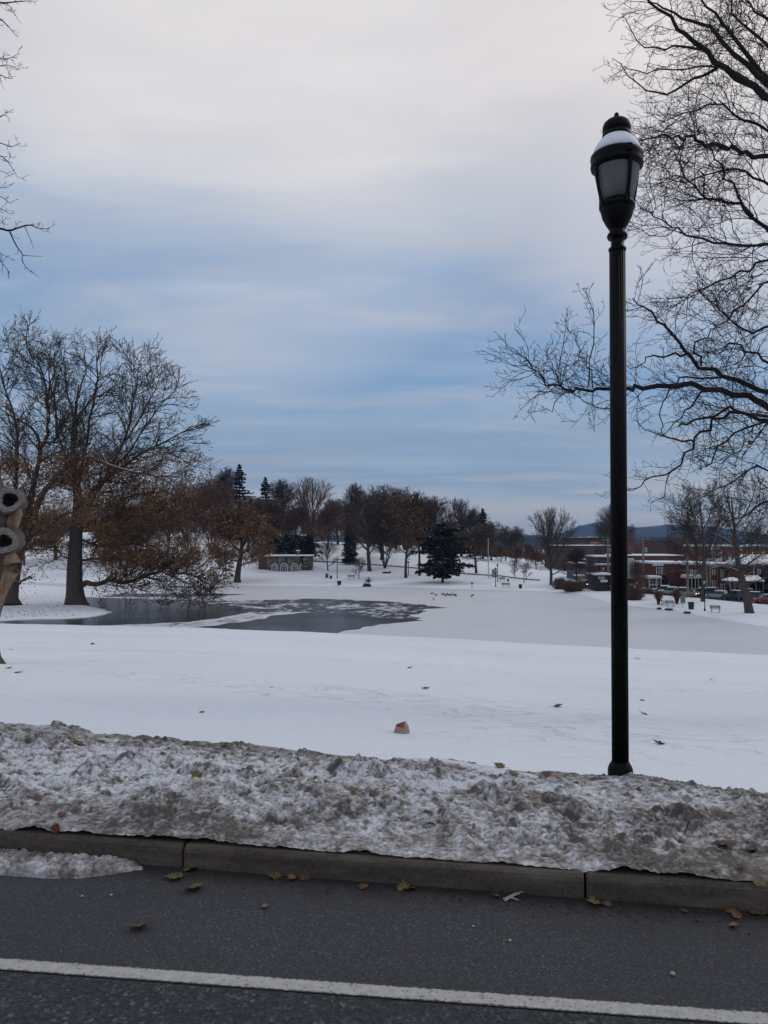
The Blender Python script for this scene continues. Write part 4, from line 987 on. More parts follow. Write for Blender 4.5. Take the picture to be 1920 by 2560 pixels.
# ---- big oak on the peninsula
ROAK = rules(r1=dict(seg=1.5, space=.72, ang=42, ratio=.50, wander=.16, trop=.02, up=.4), r2=dict(seg=1.0, space=.62, ang=40, ratio=.5, wander=.18, trop=.02, k=.013, up=.5, maxlen=6.5),
             r3=dict(seg=.6, space=.42, ang=38, ratio=.5, wander=.18, k=.011, maxlen=4), r4=dict(seg=.4, space=.4, maxlen=1.5, k=.01))
YO = 114.0; pm_ = F/YO
oak_limbs = [
 ([(190, 1300), (214, 1255), (247, 1214), (293, 1178), (353, 1133), (423, 1094), (480, 1065)], 3, .42, .05),
 ([(353, 1133), (405, 1118), (441, 1140), (494, 1168), (530, 1175)], 2, .16, .03),
 ([(195, 1290), (235, 1240), (264, 1203), (300, 1115), (328, 1027), (345, 965), (352, 910)], -2, .36, .04),
 ([(190, 1260), (200, 1190), (215, 1120), (225, 1040), (240, 960), (250, 890), (255, 850)], 4, .30, .04),
 ([(188, 1240), (175, 1170), (150, 1100), (135, 1020), (125, 950), (128, 870)], -4, .26, .04),
 ([(187, 1100), (190, 1048), (229, 999), (254, 981), (317, 963), (352, 968)], 3, .22, .03),
 ([(264, 1203), (310, 1150), (370, 1060), (420, 1000), (445, 955)], -4, .20, .03),
 ([(300, 1115), (360, 1040), (395, 960), (405, 915)], 3, .16, .03),
 ([(188, 1030), (200, 970), (215, 910), (210, 862)], 0, .16, .03),
 ([(187, 1060), (165, 990), (160, 920), (168, 870)], 2, .14, .03),
 ([(205, 1320), (235, 1300), (282, 1291), (335, 1267), (362, 1240)], -5, .24, .04),
 ([(230, 1360), (270, 1330), (310, 1302), (353, 1288), (398, 1291), (440, 1315), (470, 1345)], -3, .22, .04),
 ([(353, 1288), (388, 1270), (441, 1270), (494, 1277), (545, 1276)], -2, .14, .03),
 ([(200, 1350), (255, 1362), (307, 1351), (350, 1358), (400, 1375), (440, 1400)], 3, .2, .03),
 ([(209, 1462), (235, 1460), (270, 1456), (317, 1452), (360, 1440), (405, 1425), (440, 1424), (478, 1434), (505, 1452), (522, 1475)], -7, .42, .05),
 ([(405, 1425), (440, 1405), (470, 1385), (500, 1382)], -2, .12, .03),
 ([(360, 1440), (400, 1452), (430, 1470), (450, 1490), (462, 1503)], -4, .14, .03),
 ([(317, 1452), (350, 1470), (380, 1495), (402, 1515)], -3, .10, .03),
 ([(290, 1455), (300, 1475), (315, 1500), (325, 1512)], -2, .08, .02),
 ([(405, 1425), (455, 1445), (490, 1475), (520, 1500)], -5, .13, .03),
 ([(200, 1400), (250, 1395), (300, 1398), (350, 1410), (395, 1420)], 4, .2, .04),
 ([(187, 1400), (165, 1385), (140, 1400), (120, 1405), (105, 1420)], -3, .16, .03),
 ([(186, 1440), (176, 1430), (168, 1425), (150, 1422)], 3, .1, .03),
 ([(300, 1250), (360, 1235), (420, 1235), (480, 1245), (520, 1240)], 5, .14, .03),
]
_ck = {}
def clumpy(p):
    k = (int(p[0]/2.1+99), int(p[1]/2.1+99), int(p[2]/1.6+99)); _ck.setdefault(k, random.Random(hash(k)).choice((.05, .3, .8, 1.5, 1.9))); return _ck[k]
keep_ = lambda lo, hi, cx=0: (lambda p: (.62 if p[2] < lo else (.20 if p[2] < hi else .03)))
hero('oak_tree', 'biggest oak with rusty leaves on the snowy point beside the open water', 'oak tree',
     [(190, 1513), (189, 1503), (188, 1485), (186, 1450), (187, 1400), (192, 1310), (196, 1240), (188, 1180), (180, 1110), (189, 1030), (197, 960)], [2.1, 1.6, 1.32, 1.15, 1.05, .85, .62, .45, .32, .2, .06],
     oak_limbs, YO, ((250, 1165), (285/pm_, 15, 345/pm_)), ROAK, .026, 101, crook=.22, mats={'crown': TWIG_O}, jit=.25, free={'x': {14: 2, 15: 1, 16: 2, 17: 2, 18: 1, 19: 2, 20: 1}, 14: 4.5, 15: 3, 16: 3, 17: 3, 18: 2.5, 19: 3, 21: 3.5, 22: 2}, snow_r=.07, sd=.5, smooth=2,
     leaf=dict(lv=(3, 4), per=6, spread=.75, size=.135, keep=lambda p: clumpy(p)*(.70 if p[2] < 16 else (.40 if p[2] < 21 else .012))*(1 if p[0] < 12 else .35)*(1 if p[2] > 5.5 else .2)))
YB = 112.0; pm_ = F/YB
oak2 = [
 ([(35, 1420), (60, 1362), (88, 1274), (123, 1214), (152, 1175), (183, 1147), (229, 1143), (317, 1171), (388, 1196), (430, 1190)], -6, .62, .05),
 ([(71, 1309), (85, 1200), (109, 1118), (130, 1097), (152, 1069), (190, 1040)], 3, .36, .05),
 ([(102, 1133), (95, 1080), (53, 1055), (18, 1034), (-20, 1000)], 2, .26, .04),
 ([(112, 1100), (116, 1062), (120, 992), (99, 921), (67, 858), (67, 801)], 0, .26, .03),
 ([(118, 1010), (135, 940), (140, 880), (150, 845)], 2, .14, .03),
 ([(60, 1358), (90, 1335), (123, 1318), (148, 1291), (187, 1272), (200, 1268)], -8, .26, .05),
 ([(50, 1330), (20, 1260), (0, 1200), (-40, 1140), (-60, 1080)], 3, .4, .05),
 ([(30, 1250), (45, 1150), (40, 1050), (10, 960), (-10, 890)], -3, .3, .04),
 ([(-10, 1190), (-50, 1150), (-120, 1120), (-180, 1110)], 0, .24, .04),
 ([(45, 1380), (0, 1340), (-60, 1320), (-140, 1310)], 3, .28, .04),
 ([(55, 1370), (100, 1375), (140, 1365), (170, 1380)], 6, .16, .03),
 ([(55, 1320), (40, 1300), (0, 1290), (-40, 1270)], -5, .2, .04),
 ([(80, 1200), (60, 1140), (20, 1110), (-30, 1090)], 4, .2, .04),
 ([(95, 1160), (130, 1130), (160, 1125), (210, 1110)], -4, .18, .03),
 ([(95, 921), (60, 900), (25, 870), (5, 830)], 2, .10, .03),
 ([(38, 1462), (52, 1452), (64, 1446), (80, 1447)], -2, .16, .12),
]
hero('oak_tree', 'leaning oak at the left edge behind the pruned trunk, rusty leaves', 'oak tree',
     [(24, 1528), (25, 1516), (26, 1500), (32, 1450), (42, 1390), (62, 1330), (74, 1260), (88, 1190), (104, 1130)], [1.9, 1.35, 1.08, .95, .85, .62, .45, .34, .2],
     oak2, YB, ((25, 1130), (230/pm_, 13, 345/pm_)), ROAK, .026, 102, crook=.22, mats={'crown': TWIG_O}, jit=.25, free={0: 5, 5: 4}, snow_r=.07, sd=.5, smooth=2,
     leaf=dict(lv=(3, 4), per=6, spread=.75, size=.135, keep=lambda p: clumpy(p)*(.70 if p[2] < 17 else (.40 if p[2] < 22 else .012))))
# ---- two street-side trees on the right shore
RMID = rules(r1=dict(seg=.8, space=.34, ang=40, ratio=.6, wander=.16, trop=.03), r2=dict(seg=.6, space=.30, ang=40, ratio=.6, wander=.18, k=.012), r3=dict(seg=.4, space=.32, ratio=.55, k=.010, maxlen=2), r4=dict(seg=.3, maxlen=.8))
hero('bare_tree', 'slender bare tree behind the short lamp at the right shore', 'tree',
     [(1757, 1505), (1757, 1470), (1759, 1437), (1761, 1390), (1757, 1340), (1753, 1290), (1748, 1235)], [.36, .3, .28, .2, .15, .1, .03],
     [([(1758, 1440), (1745, 1425), (1741, 1395), (1742, 1360), (1730, 1330), (1712, 1300), (1695, 1262)], 1, .2, .03),
      ([(1760, 1400), (1775, 1370), (1790, 1330), (1800, 1290), (1805, 1250)], 1.5, .13, .03), ([(1757, 1350), (1740, 1310), (1725, 1270), (1722, 1235)], -1, .10, .02),
      ([(1756, 1330), (1775, 1290), (1782, 1250), (1785, 1215)], -1, .09, .02), ([(1741, 1390), (1715, 1375), (1690, 1360), (1668, 1350)], -1, .09, .02), ([(1742, 1360), (1720, 1345), (1700, 1300), (1680, 1290)], 1, .08, .02),
      ([(1759, 1420), (1780, 1400), (1800, 1392)], -1, .09, .02), ([(1735, 1335), (1705, 1320), (1680, 1316)], 1, .07, .02)],
     116, ((1742, 1315), (6.2, 5, 7.5)), RMID, .016, 103, jit=.12, snow_r=.035, sd=.6)
hero('bare_tree', 'leaning snowy limbed tree nearest the right edge by the red car', 'tree',
     [(1874, 1532), (1868, 1500), (1860, 1470), (1851, 1435), (1845, 1410), (1840, 1370), (1837, 1330), (1833, 1290), (1828, 1240)], [.66, .5, .48, .44, .34, .24, .18, .12, .03],
     [([(1850, 1430), (1830, 1422), (1805, 1416), (1780, 1421), (1755, 1431), (1735, 1439), (1718, 1446)], -3, .17, .03), ([(1849, 1428), (1870, 1411), (1895, 1391), (1925, 1377), (1960, 1365)], -2, .17, .03),
      ([(1862, 1464), (1890, 1454), (1920, 1443), (1950, 1440)], -2.5, .13, .03), ([(1840, 1366), (1870, 1352), (1910, 1344), (1950, 1338)], 1, .15, .03), ([(1838, 1366), (1812, 1348), (1790, 1335), (1770, 1332), (1742, 1318)], 1, .15, .03),
      ([(1838, 1340), (1820, 1310), (1800, 1290), (1788, 1255)], -1, .12, .03), ([(1836, 1320), (1860, 1290), (1880, 1250), (1890, 1215)], 1, .12, .03), ([(1834, 1300), (1820, 1260), (1818, 1215)], 1, .1, .02),
      ([(1845, 1400), (1880, 1380), (1905, 1350), (1930, 1310)], 2, .13, .03), ([(1870, 1352), (1895, 1310), (1915, 1270)], 1, .09, .02), ([(1843, 1395), (1810, 1385), (1785, 1388), (1765, 1380)], 2, .09, .02), ([(1856, 1445), (1880, 1430), (1890, 1420)], 2, .08, .02)],
     99, ((1850, 1320), (6.4, 5, 7.0)), RMID, .015, 104, jit=.12, snow_r=.035, sd=.75)

# ---- near maple whose limbs reach in from the right
RM = rules(r1=dict(seg=.4, space=.20, ang=42, ratio=.36, wander=.10, trop=.02, eff=0), r2=dict(seg=.16, space=.13, ang=42, avar=14, ratio=.5, wander=.27, trop=.0, k=.007, maxlen=1.35),
           r3=dict(seg=.10, space=.11, ang=42, ratio=.45, wander=.24, trop=.0, k=.006, maxlen=.6), r4=dict(seg=.05, space=.07, ang=42, ratio=.5, wander=.22, k=.006, maxlen=.17))
def ext(L, tx=2330):
    (a, b), (c, d) = L[0], L[1]; s = (b-d)/max(1, (a-c)); s = max(-.2, min(1.0, s)); return [(tx, b+(tx-a)*s*.8+60), ((tx+a)/2, b+(tx-a)*s*.5+14)]+L
near = [
 (ext([(1920, 239), (1859, 208), (1797, 166), (1751, 123), (1700, 73), (1662, 35), (1615, -20)]), -1.5, .12, .012),
 (ext([(1920, 216), (1882, 181), (1820, 116), (1782, 77), (1727, 50), (1677, 27), (1620, 5)]), 1.0, .10, .010),
 (ext([(1920, 205), (1860, 127), (1820, 75), (1782, 31), (1731, -30)]), 2.0, .10, .012),
 (ext([(1920, 389), (1859, 392), (1850, 378), (1822, 366), (1789, 359), (1765, 364), (1741, 358), (1735, 341), (1715, 346), (1689, 347), (1677, 338), (1643, 340), (1620, 347), (1600, 350)]), -1.0, .072, .010),
 (ext([(1920, 579), (1882, 540), (1839, 505), (1782, 498), (1743, 475), (1704, 424), (1690, 385)]), .8, .07, .008),
 (ext([(1920, 463), (1874, 432), (1820, 424), (1762, 436), (1704, 451), (1650, 450)]), 1.5, .05, .007),
 ([(1882, 540), (1850, 495), (1820, 455), (1795, 410), (1774, 372), (1760, 330)], .6, .04, .007),
 (ext([(1920, 606), (1860, 613), (1800, 610), (1743, 594), (1704, 579), (1666, 563), (1627, 536), (1600, 520)]), -.8, .05, .006),
 (ext([(1920, 648), (1880, 670), (1839, 687), (1782, 710), (1735, 733), (1708, 760), (1690, 763)]), 1.2, .045, .006),
 (ext([(1920, 972), (1820, 945), (1762, 922), (1716, 884), (1700, 857), (1650, 803), (1616, 780), (1581, 745)]), -.6, .085, .008),
 (ext([(1920, 1015), (1882, 988), (1820, 974), (1743, 969), (1666, 965), (1596, 957), (1573, 972), (1527, 978), (1488, 970), (1434, 974), (1403, 967), (1376, 965), (1353, 938), (1315, 907)]), -1.2, .095, .007),
 ([(1469, 967), (1477, 926), (1488, 834), (1480, 776), (1465, 729)], -.3, .017, .004),
 ([(1482, 968), (1476, 925), (1460, 895), (1446, 872), (1423, 830), (1412, 800)], .4, .014, .004),
 ([(1403, 965), (1402, 930), (1403, 891), (1415, 799)], .2, .012, .004),
 ([(1376, 965), (1350, 925), (1330, 903), (1312, 915)], -.2, .01, .004),
 ([(1434, 974), (1400, 985), (1390, 1012), (1365, 1025), (1335, 1032)], -.2, .012, .004),
 ([(1527, 1022), (1490, 1019), (1455, 1005), (1430, 985), (1405, 985)], .1, .012, .004),
 (ext([(1920, 1042), (1839, 1030), (1793, 1042), (1762, 1073), (1735, 1104), (1708, 1146), (1681, 1177), (1616, 1196), (1596, 1216), (1569, 1223)]), .9, .06, .006),
 (ext([(1920, 1050), (1870, 1065), (1820, 1096), (1790, 1130), (1780, 1158), (1758, 1165), (1740, 1140)]), -1.0, .04, .006),
 ([(1820, 950), (1797, 945), (1750, 942), (1704, 944), (1677, 965), (1658, 1000), (1650, 1050), (1655, 1085)], -.8, .032, .006),
 (ext([(1920, 1040), (1860, 1033), (1800, 1035), (1745, 1045), (1730, 1055), (1696, 1067)]), -1.5, .05, .012),
 ([(1762, 975), (1735, 1000), (1715, 1035), (1685, 1065), (1660, 1090)], .8, .02, .005),
 ([(1716, 884), (1680, 890), (1640, 900), (1615, 890), (1600, 910), (1575, 922)], .5, .024, .005),
 ([(1762, 922), (1745, 890), (1735, 860), (1760, 840), (1790, 828), (1812, 835)], .5, .024, .005),
 ([(1735, 1104), (1700, 1100), (1660, 1092), (1620, 1075), (1585, 1050)], .6, .02, .005),
 (ext([(1920, 700), (1870, 745), (1830, 790), (1800, 815), (1770, 800)]), 2.0, .045, .007),
 (ext([(1920, 820), (1870, 835), (1830, 800), (1790, 770), (1760, 740)]), 1.5, .05, .007),
 (ext([(1920, 900), (1880, 880), (1840, 860), (1800, 880), (1765, 885)]), 2.0, .05, .007),
 (ext([(1920, 330), (1880, 300), (1820, 270), (1760, 262), (1700, 285), (1650, 300)]), 1.8, .05, .007),
 (ext([(1920, 250), (1850, 175), (1800, 166), (1730, 168), (1660, 172), (1600, 185), (1560, 165)]), -.6, .04, .006),
 ([(1797, 166), (1740, 195), (1690, 225), (1630, 235), (1585, 205), (1530, 145)], .6, .03, .005),
 ([(1751, 123), (1700, 118), (1650, 130), (1600, 120), (1555, 35)], .8, .025, .005),
 (ext([(1920, 60), (1880, 20), (1850, -30)]), 1.0, .06, .01),
 (ext([(1920, 130), (1880, 80), (1835, 40), (1828, -20)]), -1.0, .06, .01),
 (ext([(1920, 1180), (1880, 1165), (1850, 1195), (1800, 1215), (1760, 1240)]), 1.0, .035, .006),
 (ext([(1920, 1250), (1880, 1275), (1845, 1300), (1800, 1322)]), -1.0, .03, .006),
 ([(1681, 1177), (1670, 1215), (1640, 1250), (1625, 1280)], .3, .012, .004),
]
_r, _G, _b = hero('maple_tree', 'near bare maple outside the right edge, limbs and fine twigs reaching in behind the lamp', 'maple tree',
     [(2330, 1760), (2325, 1600), (2318, 1300), (2320, 900), (2330, 500), (2335, 200), (2350, -200), (2360, -700)], [.42, .34, .31, .27, .22, .18, .13, .04],
     near, 12.6, ((2090, 600), (3.75, 4.0, 5.4)), RM, .0030, 105, thick=.68, crook=.028, mats={'trunk': BARK_N, 'crown': TWIG_N}, jit=.05, free={'x': {10: 1, 11: 1, 12: 1, 13: 1, 14: 1, 15: 1, 16: 1}, 10: .8, 11: .6, 12: .55, 13: .5, 14: .3, 15: .55, 16: .55, 29: .5, 30: .45, 31: .4, 9: .6, 17: .6, 0: .8, 1: .7}, t0=.12, snow_r=.05, sd=.35)
# a few curled leaves still hanging in it
rl = random.Random(5); hv = []
for px, py in [(1859, 1112), (1868, 1118), (1875, 1106), (1808, 1117), (1813, 1123), (1822, 1150), (1827, 1156), (1832, 1160), (1836, 1152), (1838, 1165), (1830, 1170), (1857, 1168), (1863, 1176), (1865, 1172), (1767, 1160), (1752, 1172), (1785, 1010), (1845, 1022), (1872, 722), (1897, 708), (1901, 712), (1868, 1085), (1880, 1092)]:
    hv.append(tuple(a-b for a, b in zip(at(px, py, 12.0+rl.uniform(-.4, .4)), _b)))
v, q = quads(hv, .042, rl); obj('leaves', fastmesh('maple_leaves', v, q, smooth=False), LEAF_T, _r)

# ---- pruned trunk at the left edge
RT = rules(r1=dict(seg=.25, space=.22, ang=48, ratio=.16, wander=.12, trop=-.01), r2=dict(seg=.08, space=.12, ang=45, avar=14, ratio=.5, wander=.25, k=.008, maxlen=.45), r3=dict(seg=.05, space=.10, ang=45, ratio=.5, wander=.25, k=.007, maxlen=.18), r4=dict(seg=.06, space=.1, maxlen=.12))
def exl(L, tx=-230): a, b = L[0]; return [(tx, b+60), (tx*.55, b+10), (tx*.25, b-6)]+L
left = [
 (exl([(0, 7), (16, 7), (54, 3), (81, 2)]), 0, .03, .004), ([(16, 7), (33, 26), (42, 45), (54, 59)], 0, .008, .003), (exl([(0, 46), (20, 65), (41, 90)]), .3, .03, .003),
 (exl([(0, 148), (26, 146), (49, 133)]), .2, .02, .003), (exl([(0, 166), (20, 161), (50, 176)]), -.2, .02, .003), (exl([(0, 186), (16, 195), (33, 197)]), 0, .02, .003), ([(0, 188), (2, 205), (10, 225)], 0, .006, .003),
 (exl([(0, 295), (8, 285), (23, 295)]), 0, .02, .003), (exl([(0, 356), (26, 369), (49, 358)]), .2, .02, .003), (exl([(0, 387), (23, 407), (44, 443)]), -.2, .022, .003), (exl([(0, 427), (20, 433)]), 0, .015, .003),
 (exl([(0, 488), (28, 511)]), 0, .02, .003), (exl([(0, 520), (25, 535)]), .2, .02, .003), (exl([(0, 470), (22, 468)]), .2, .015, .003),
 (exl([(0, 571), (23, 578), (49, 568), (77, 561), (93, 571), (124, 573)]), .2, .035, .005), ([(23, 578), (42, 618), (57, 635), (54, 648), (65, 671), (98, 693)], .1, .016, .004), ([(57, 638), (80, 640), (107, 641)], 0, .009, .003),
 ([(62, 567), (70, 585), (77, 602), (85, 622)], 0, .009, .003), (exl([(0, 651), (12, 665), (23, 680)]), 0, .018, .003), (exl([(0, 630), (10, 640)]), 0, .015, .003),
]
BARKR = mat('bark_rough_near', f_bark((.125, .102, .09), 16))
_r, _G, _b = hero('pruned_tree', 'pruned tree trunk at the left edge with two hollow sawn stubs', 'tree',
     [(-72, 1692), (-76, 1660), (-80, 1600), (-72, 1530), (-50, 1460), (-32, 1400), (-32, 1330), (-45, 1250), (-75, 1130), (-130, 900), (-190, 500), (-240, 100), (-260, -300)],
     [.66, .56, .50, .49, .50, .50, .47, .43, .38, .33, .28, .2, .05],
     left, 14.0, ((-200, 400), (2.6, 2.5, 5.2)), RT, .0036, 106, mats={'trunk': BARKR, 'crown': TWIG_N}, jit=.02, t0=.3, snow_r=.05, sd=.2)
_r['category'] = 'tree'
# root flare, peeled wood, sawn stubs
def loc3(px, py, Y): p = at(px, py, Y); return (p[0]-_b[0], p[1]-_b[1], p[2]-_b[2])
gx, gy = at(10, 1690, 13.8)[:2]; gg = gz(gx, gy)-_b[2]
MB().tube([loc3(-30, 1640, 13.8), loc3(-12, 1662, 13.75), loc3(8, 1678, 13.7), loc3(24, 1692, 13.7)], [.18, .16, .12, .04], 10).build('root', BARKR, _r, True)
def f_peel(g):
    c = g.n('ShaderNodeTexCoord').outputs['Object']; a = g.noise(g.mapv(c, (1, 1, .16)), 34, 6, .65, .5); b = g.noise(c, 7, 3)
    col = g.ramp(a, [(.3, (.10, .06, .038)), (.5, (.22, .15, .10)), (.72, (.34, .26, .19))]); col = g.mix(g.ramp(b, [(.45, 0.0), (.65, .75)]), col, (.16, .085, .05))
    return pbsdf(g, col, .75, a, .5, .012, .2)
PEEL = mat('peeled_wood', f_peel)
MB().tube([loc3(20, 1378, 13.62), loc3(26, 1392, 13.57), loc3(32, 1408, 13.55), loc3(29, 1425, 13.56), loc3(18, 1450, 13.6), loc3(6, 1480, 13.62), loc3(-4, 1510, 13.64), loc3(-13, 1550, 13.66), loc3(-17, 1590, 13.68)], [.04, .11, .145, .14, .10, .08, .065, .05, .02], 12).build('peeled_strip', PEEL, _r, True)
MB().tube([loc3(44, 1268, 13.72), loc3(40, 1285, 13.66), loc3(32, 1310, 13.62), loc3(26, 1330, 13.6), loc3(24, 1345, 13.62)], [.07, .11, .11, .08, .04], 10).build('peeled_strip', PEEL, _r, True)
MB().tube([loc3(12, 1290, 13.74), loc3(14, 1305, 13.66), loc3(10, 1325, 13.62)], [.10, .13, .08], 9).build('torn_bark', BARKR, _r, True)
CUT = mat('weathered_cut', lambda g: pbsdf(g, g.ramp(g.noise(g.mapv(g.n('ShaderNodeTexCoord').outputs['Object'], (1, 1, 1)), 28, 6, .7, .5), [(.3, (.08, .07, .064)), (.5, (.19, .172, .16)), (.7, (.33, .30, .28))]), .85, g.noise(g.n('ShaderNodeTexCoord').outputs['Object'], 60, 4), .5, .01, .2))
HOL = simple('hollow_wood', (.035, .022, .016), .95, .5, 14)
def stub(px, py, ro, ri, ax, ln=.5, lop=1.0):
    c = loc3(px, py, 13.38); ax = nrmz(ax); u = nrmz((ax[1], -ax[0], 0)); w_ = nrmz((u[1]*ax[2]-u[2]*ax[1], u[2]*ax[0]-u[0]*ax[2], u[0]*ax[1]-u[1]*ax[0])); rs = random.Random(px)
    n = 26; wob = [1+.07*math.sin(3*a*6.283/n+px)+.06*math.sin(2*a*6.283/n+py)+rs.uniform(-.05, .05) for a in range(n)]
    def ring(r, d, k=1):
        return [tuple(c[q]+ax[q]*d+(u[q]*math.cos(6.283*j/n)*lop+w_[q]*math.sin(6.283*j/n))*r*(1+(wob[j]-1)*min(k, 1.3)) for q in range(3)) for j in range(n)]
    def sk(R_, nm, m, par):
        V = [p for r in R_ for p in r]; return fastmesh(nm, V, [(i*n+j, i*n+(j+1) % n, (i+1)*n+(j+1) % n, (i+1)*n+j) for i in range(len(R_)-1) for j in range(n)])
    s = obj('branch_stub', sk([ring(ro*1.12, -ln), ring(ro*1.06, -ln*.55, 1.6), ring(ro*1.02, -.12, 1.5), ring(ro*1.05, -.05, 1.3), ring(ro, -.012)], 'branch_stub', 0, 0), BARKR, _r)
    obj('sawn_face', sk([ring(ro, -.012), ring(ro*.94, .008), ring(ri*1.2, .0, 1.5), ring(ri, -.03, 2.2)], 'sawn_face', 0, 0), CUT, s)
    obj('hollow', sk([ring(ri, -.03, 2.2), ring(ri*.85, -.14, 2), ring(ri*.6, -.24, 2), ring(.005, -.27)], 'hollow', 0, 0), HOL, s)
stub(24, 1248, .205, .115, (.42, -1, .12), .55, 1.12)
stub(10, 1353, .235, .12, (.30, -1, -.05), .55, .92)
# ================================================================== BUILDINGS
def z5(x, y): return (1540+x/4.366, 1300+y/4.366)
def f_brick(base, dark):
    def fn(g):
        c = g.n('ShaderNodeTexCoord').outputs['Object']; cc = g.mapv(c, (1, 1, 1), (0, 0, 0), (R(90), 0, 0))
        b = g.n('ShaderNodeTexBrick', {'Vector': cc, 'Scale': 2.2, 'Color1': (*base, 1), 'Color2': (*dark, 1), 'Mortar': (.17, .14, .13, 1), 'Mortar Size': .012}).outputs[0]
        n = g.noise(c, .7, 5, .6); col = g.mix(g.ramp(n, [(.3, 0.0), (.75, .55)]), b, tuple(q*.55 for q in base))
        return pbsdf(g, col, .9, g.noise(c, 12, 3), .2, .02, .2)
    return fn
BRICK = mat('red_brick', f_brick((.20, .075, .055), (.15, .058, .045)))
BRICK2 = mat('brown_brick', f_brick((.10, .068, .06), (.078, .053, .048)))
BRICK3 = mat('dark_brick', f_brick((.16, .052, .042), (.12, .042, .036)))
WHITEP = simple('white_trim', (.58, .58, .56), .6, .12, 3)
GREYP = simple('grey_trim', (.33, .33, .31), .6, .2, 3)
GREENG = simple('green_grey_trim', (.22, .25, .22), .6, .2, 3)
SLATE = simple('slate', (.06, .062, .07), .7, .3, 3)
GLASS = mat('window_glass', lambda g: pbsdf(g, g.ramp(g.noise(g.n('ShaderNodeTexCoord').outputs['Object'], .9, 2), [(.35, (.012, .014, .018)), (.7, (.05, .055, .065))]), .12, spec=.5))
def rect(px0, py0, px1, py1, Y):
    a = at(px0, py0, Y); b = at(px1, py1, Y); return a[0], b[0], b[2], a[2]
def window(parent, px0, py0, px1, py1, Y, trim=WHITEP, sash=True, fw=.13, O=None, cols=1, lit=None, rows=2):
    x0, x1, z0, z1 = rect(px0, py0, px1, py1, Y); O = O or parent.location
    m = MB(); y = Y-.05
    for c_, d_ in (((x0+fw/2, y, (z0+z1)/2), (fw, .16, z1-z0)), ((x1-fw/2, y, (z0+z1)/2), (fw, .16, z1-z0)), (((x0+x1)/2, y, z1-fw/2), (x1-x0-2*fw, .15, fw)), (((x0+x1)/2, y-.03, z0+fw/2), (x1-x0-2*fw, .22, fw))):
        m.box((c_[0]-O[0], c_[1]-O[1], c_[2]-O[2]), d_)
    for r in range(1, rows): m.box(((x0+x1)/2-O[0], y-O[1]+.01, z0+(z1-z0)*r/rows-O[2]), (x1-x0-2*fw, .10, fw*.5))
    for c in range(1, cols): m.box((x0+(x1-x0)*c/cols-O[0], y-O[1]+.02, (z0+z1)/2-O[2]), (fw*.4, .09, z1-z0-2*fw))
    w_ = m.build('window', trim, parent)
    MB().box(((x0+x1)/2-O[0], Y-.02-O[1], (z0+z1)/2-O[2]), (x1-x0-2*fw+.02, .04, z1-z0-2*fw+.02)).build('pane', lit or GLASS, w_)
    return w_
def block(name, px0, px1, top, Y, depth, label, wallm, cat='house', roof_snow=.25, cornice=None, z0=None, group='houses along the street', over=.25, rz=0):
    x0, x1, _, z1 = rect(px0, top, px1, top+10, Y); z0 = min(gz(x0, Y), gz(x1, Y))-.4 if z0 is None else z0
    e_ = empty(name, ((x0+x1)/2, Y, z0), label, cat, group)
    MB().box((0, depth/2, (z1-z0)/2), (x1-x0, depth, z1-z0)).build('wall', wallm, e_)
    rf = MB().box((0, depth/2, z1-z0+.08), (x1-x0+over*2, depth+over*2, .16)).build('roof', cornice or SLATE, e_)
    if roof_snow: MB().box((0, depth/2, z1-z0+.16+roof_snow/2+.003), (x1-x0+over*2-.06, depth+over*2-.06, roof_snow), 0, .07).build('roof_snow', SNOW, rf)
    return e_
def addbox(e_, name, m, px0, py0, px1, py1, Y, d, bev=0):
    x0, x1, z0, z1 = rect(px0, py0, px1, py1, Y); O = e_.location
    return MB().box(((x0+x1)/2-O[0], Y-O[1]+d/2, (z0+z1)/2-O[2]), (x1-x0, d, z1-z0), 0, bev).build(name, m, e_)

# far apartment blocks
b = block('apartment_block', 1402, 1560, 1366, 215, 22, 'long dark brown flat roofed block beyond the trees left of the lamp post', BRICK2, 'apartment block', .16, z0=-10)
addbox(b, 'rooftop_plant', GREYP, 1454, 1360, 1468, 1365, 218, 4)
for i in range(9):
    for j in range(2): window(b, 1410+i*15, 1376+j*16, 1415+i*15, 1384+j*16, 215, SLATE, fw=.1)
for px in (1418, 1436, 1495, 1528): addbox(b, 'roof_vent', SLATE, px, 1362.5, px+4, 1366, 217, 2)
b = block('apartment_block', 1446, 1583, 1345, 250, 20, 'tallest brown apartment block rising against the blue hills', BRICK2, 'apartment block', .14, z0=-10)
addbox(b, 'stair_tower', BRICK, 1562, 1336, 1584, 1400, 247, 8); addbox(b, 'rooftop_plant', GREYP, 1476, 1340, 1482, 1346, 252, 4)
addbox(b, 'lit_roof', simple('pink_lit_roof', (.30, .17, .14), .9, .3, 2), 1481, 1354, 1513, 1363, 246, 3)  # piece of roof; the pinkish light on it is put into its colour
# street houses, right of the lamp post
b = block('brick_house', 1556, 1707, 1392, 146, 11, 'long red brick house with a white bay and flat snowy roof', BRICK, roof_snow=.2)
bay = addbox(b, 'bay_window', WHITEP, 1571, 1396, 1586, 1446, 145, 1.0)
for y0 in (1400, 1424): window(b, 1573, y0, 1578, y0+15, 144.95, WHITEP); window(b, 1579, y0, 1584, y0+15, 144.95, WHITEP)
addbox(b, 'side_door', GLASS, 1564, 1398, 1570, 1438, 145.8, .3)
window(b, 1627, 1401, 1636, 1415, 146); window(b, 1627, 1424, 1636, 1439, 146)
addbox(b, 'string_course', GREYP, 1586, 1414, 1606, 1415.5, 145.9, .2); addbox(b, 'chimney', BRICK3, 1571, 1380, 1579, 1391, 150, 1.5)
b = block('brick_house', 1634, 1716, 1410, 136, 10, 'red brick house with blank side wall and columned porch', BRICK3, roof_snow=.2, cornice=WHITEP)
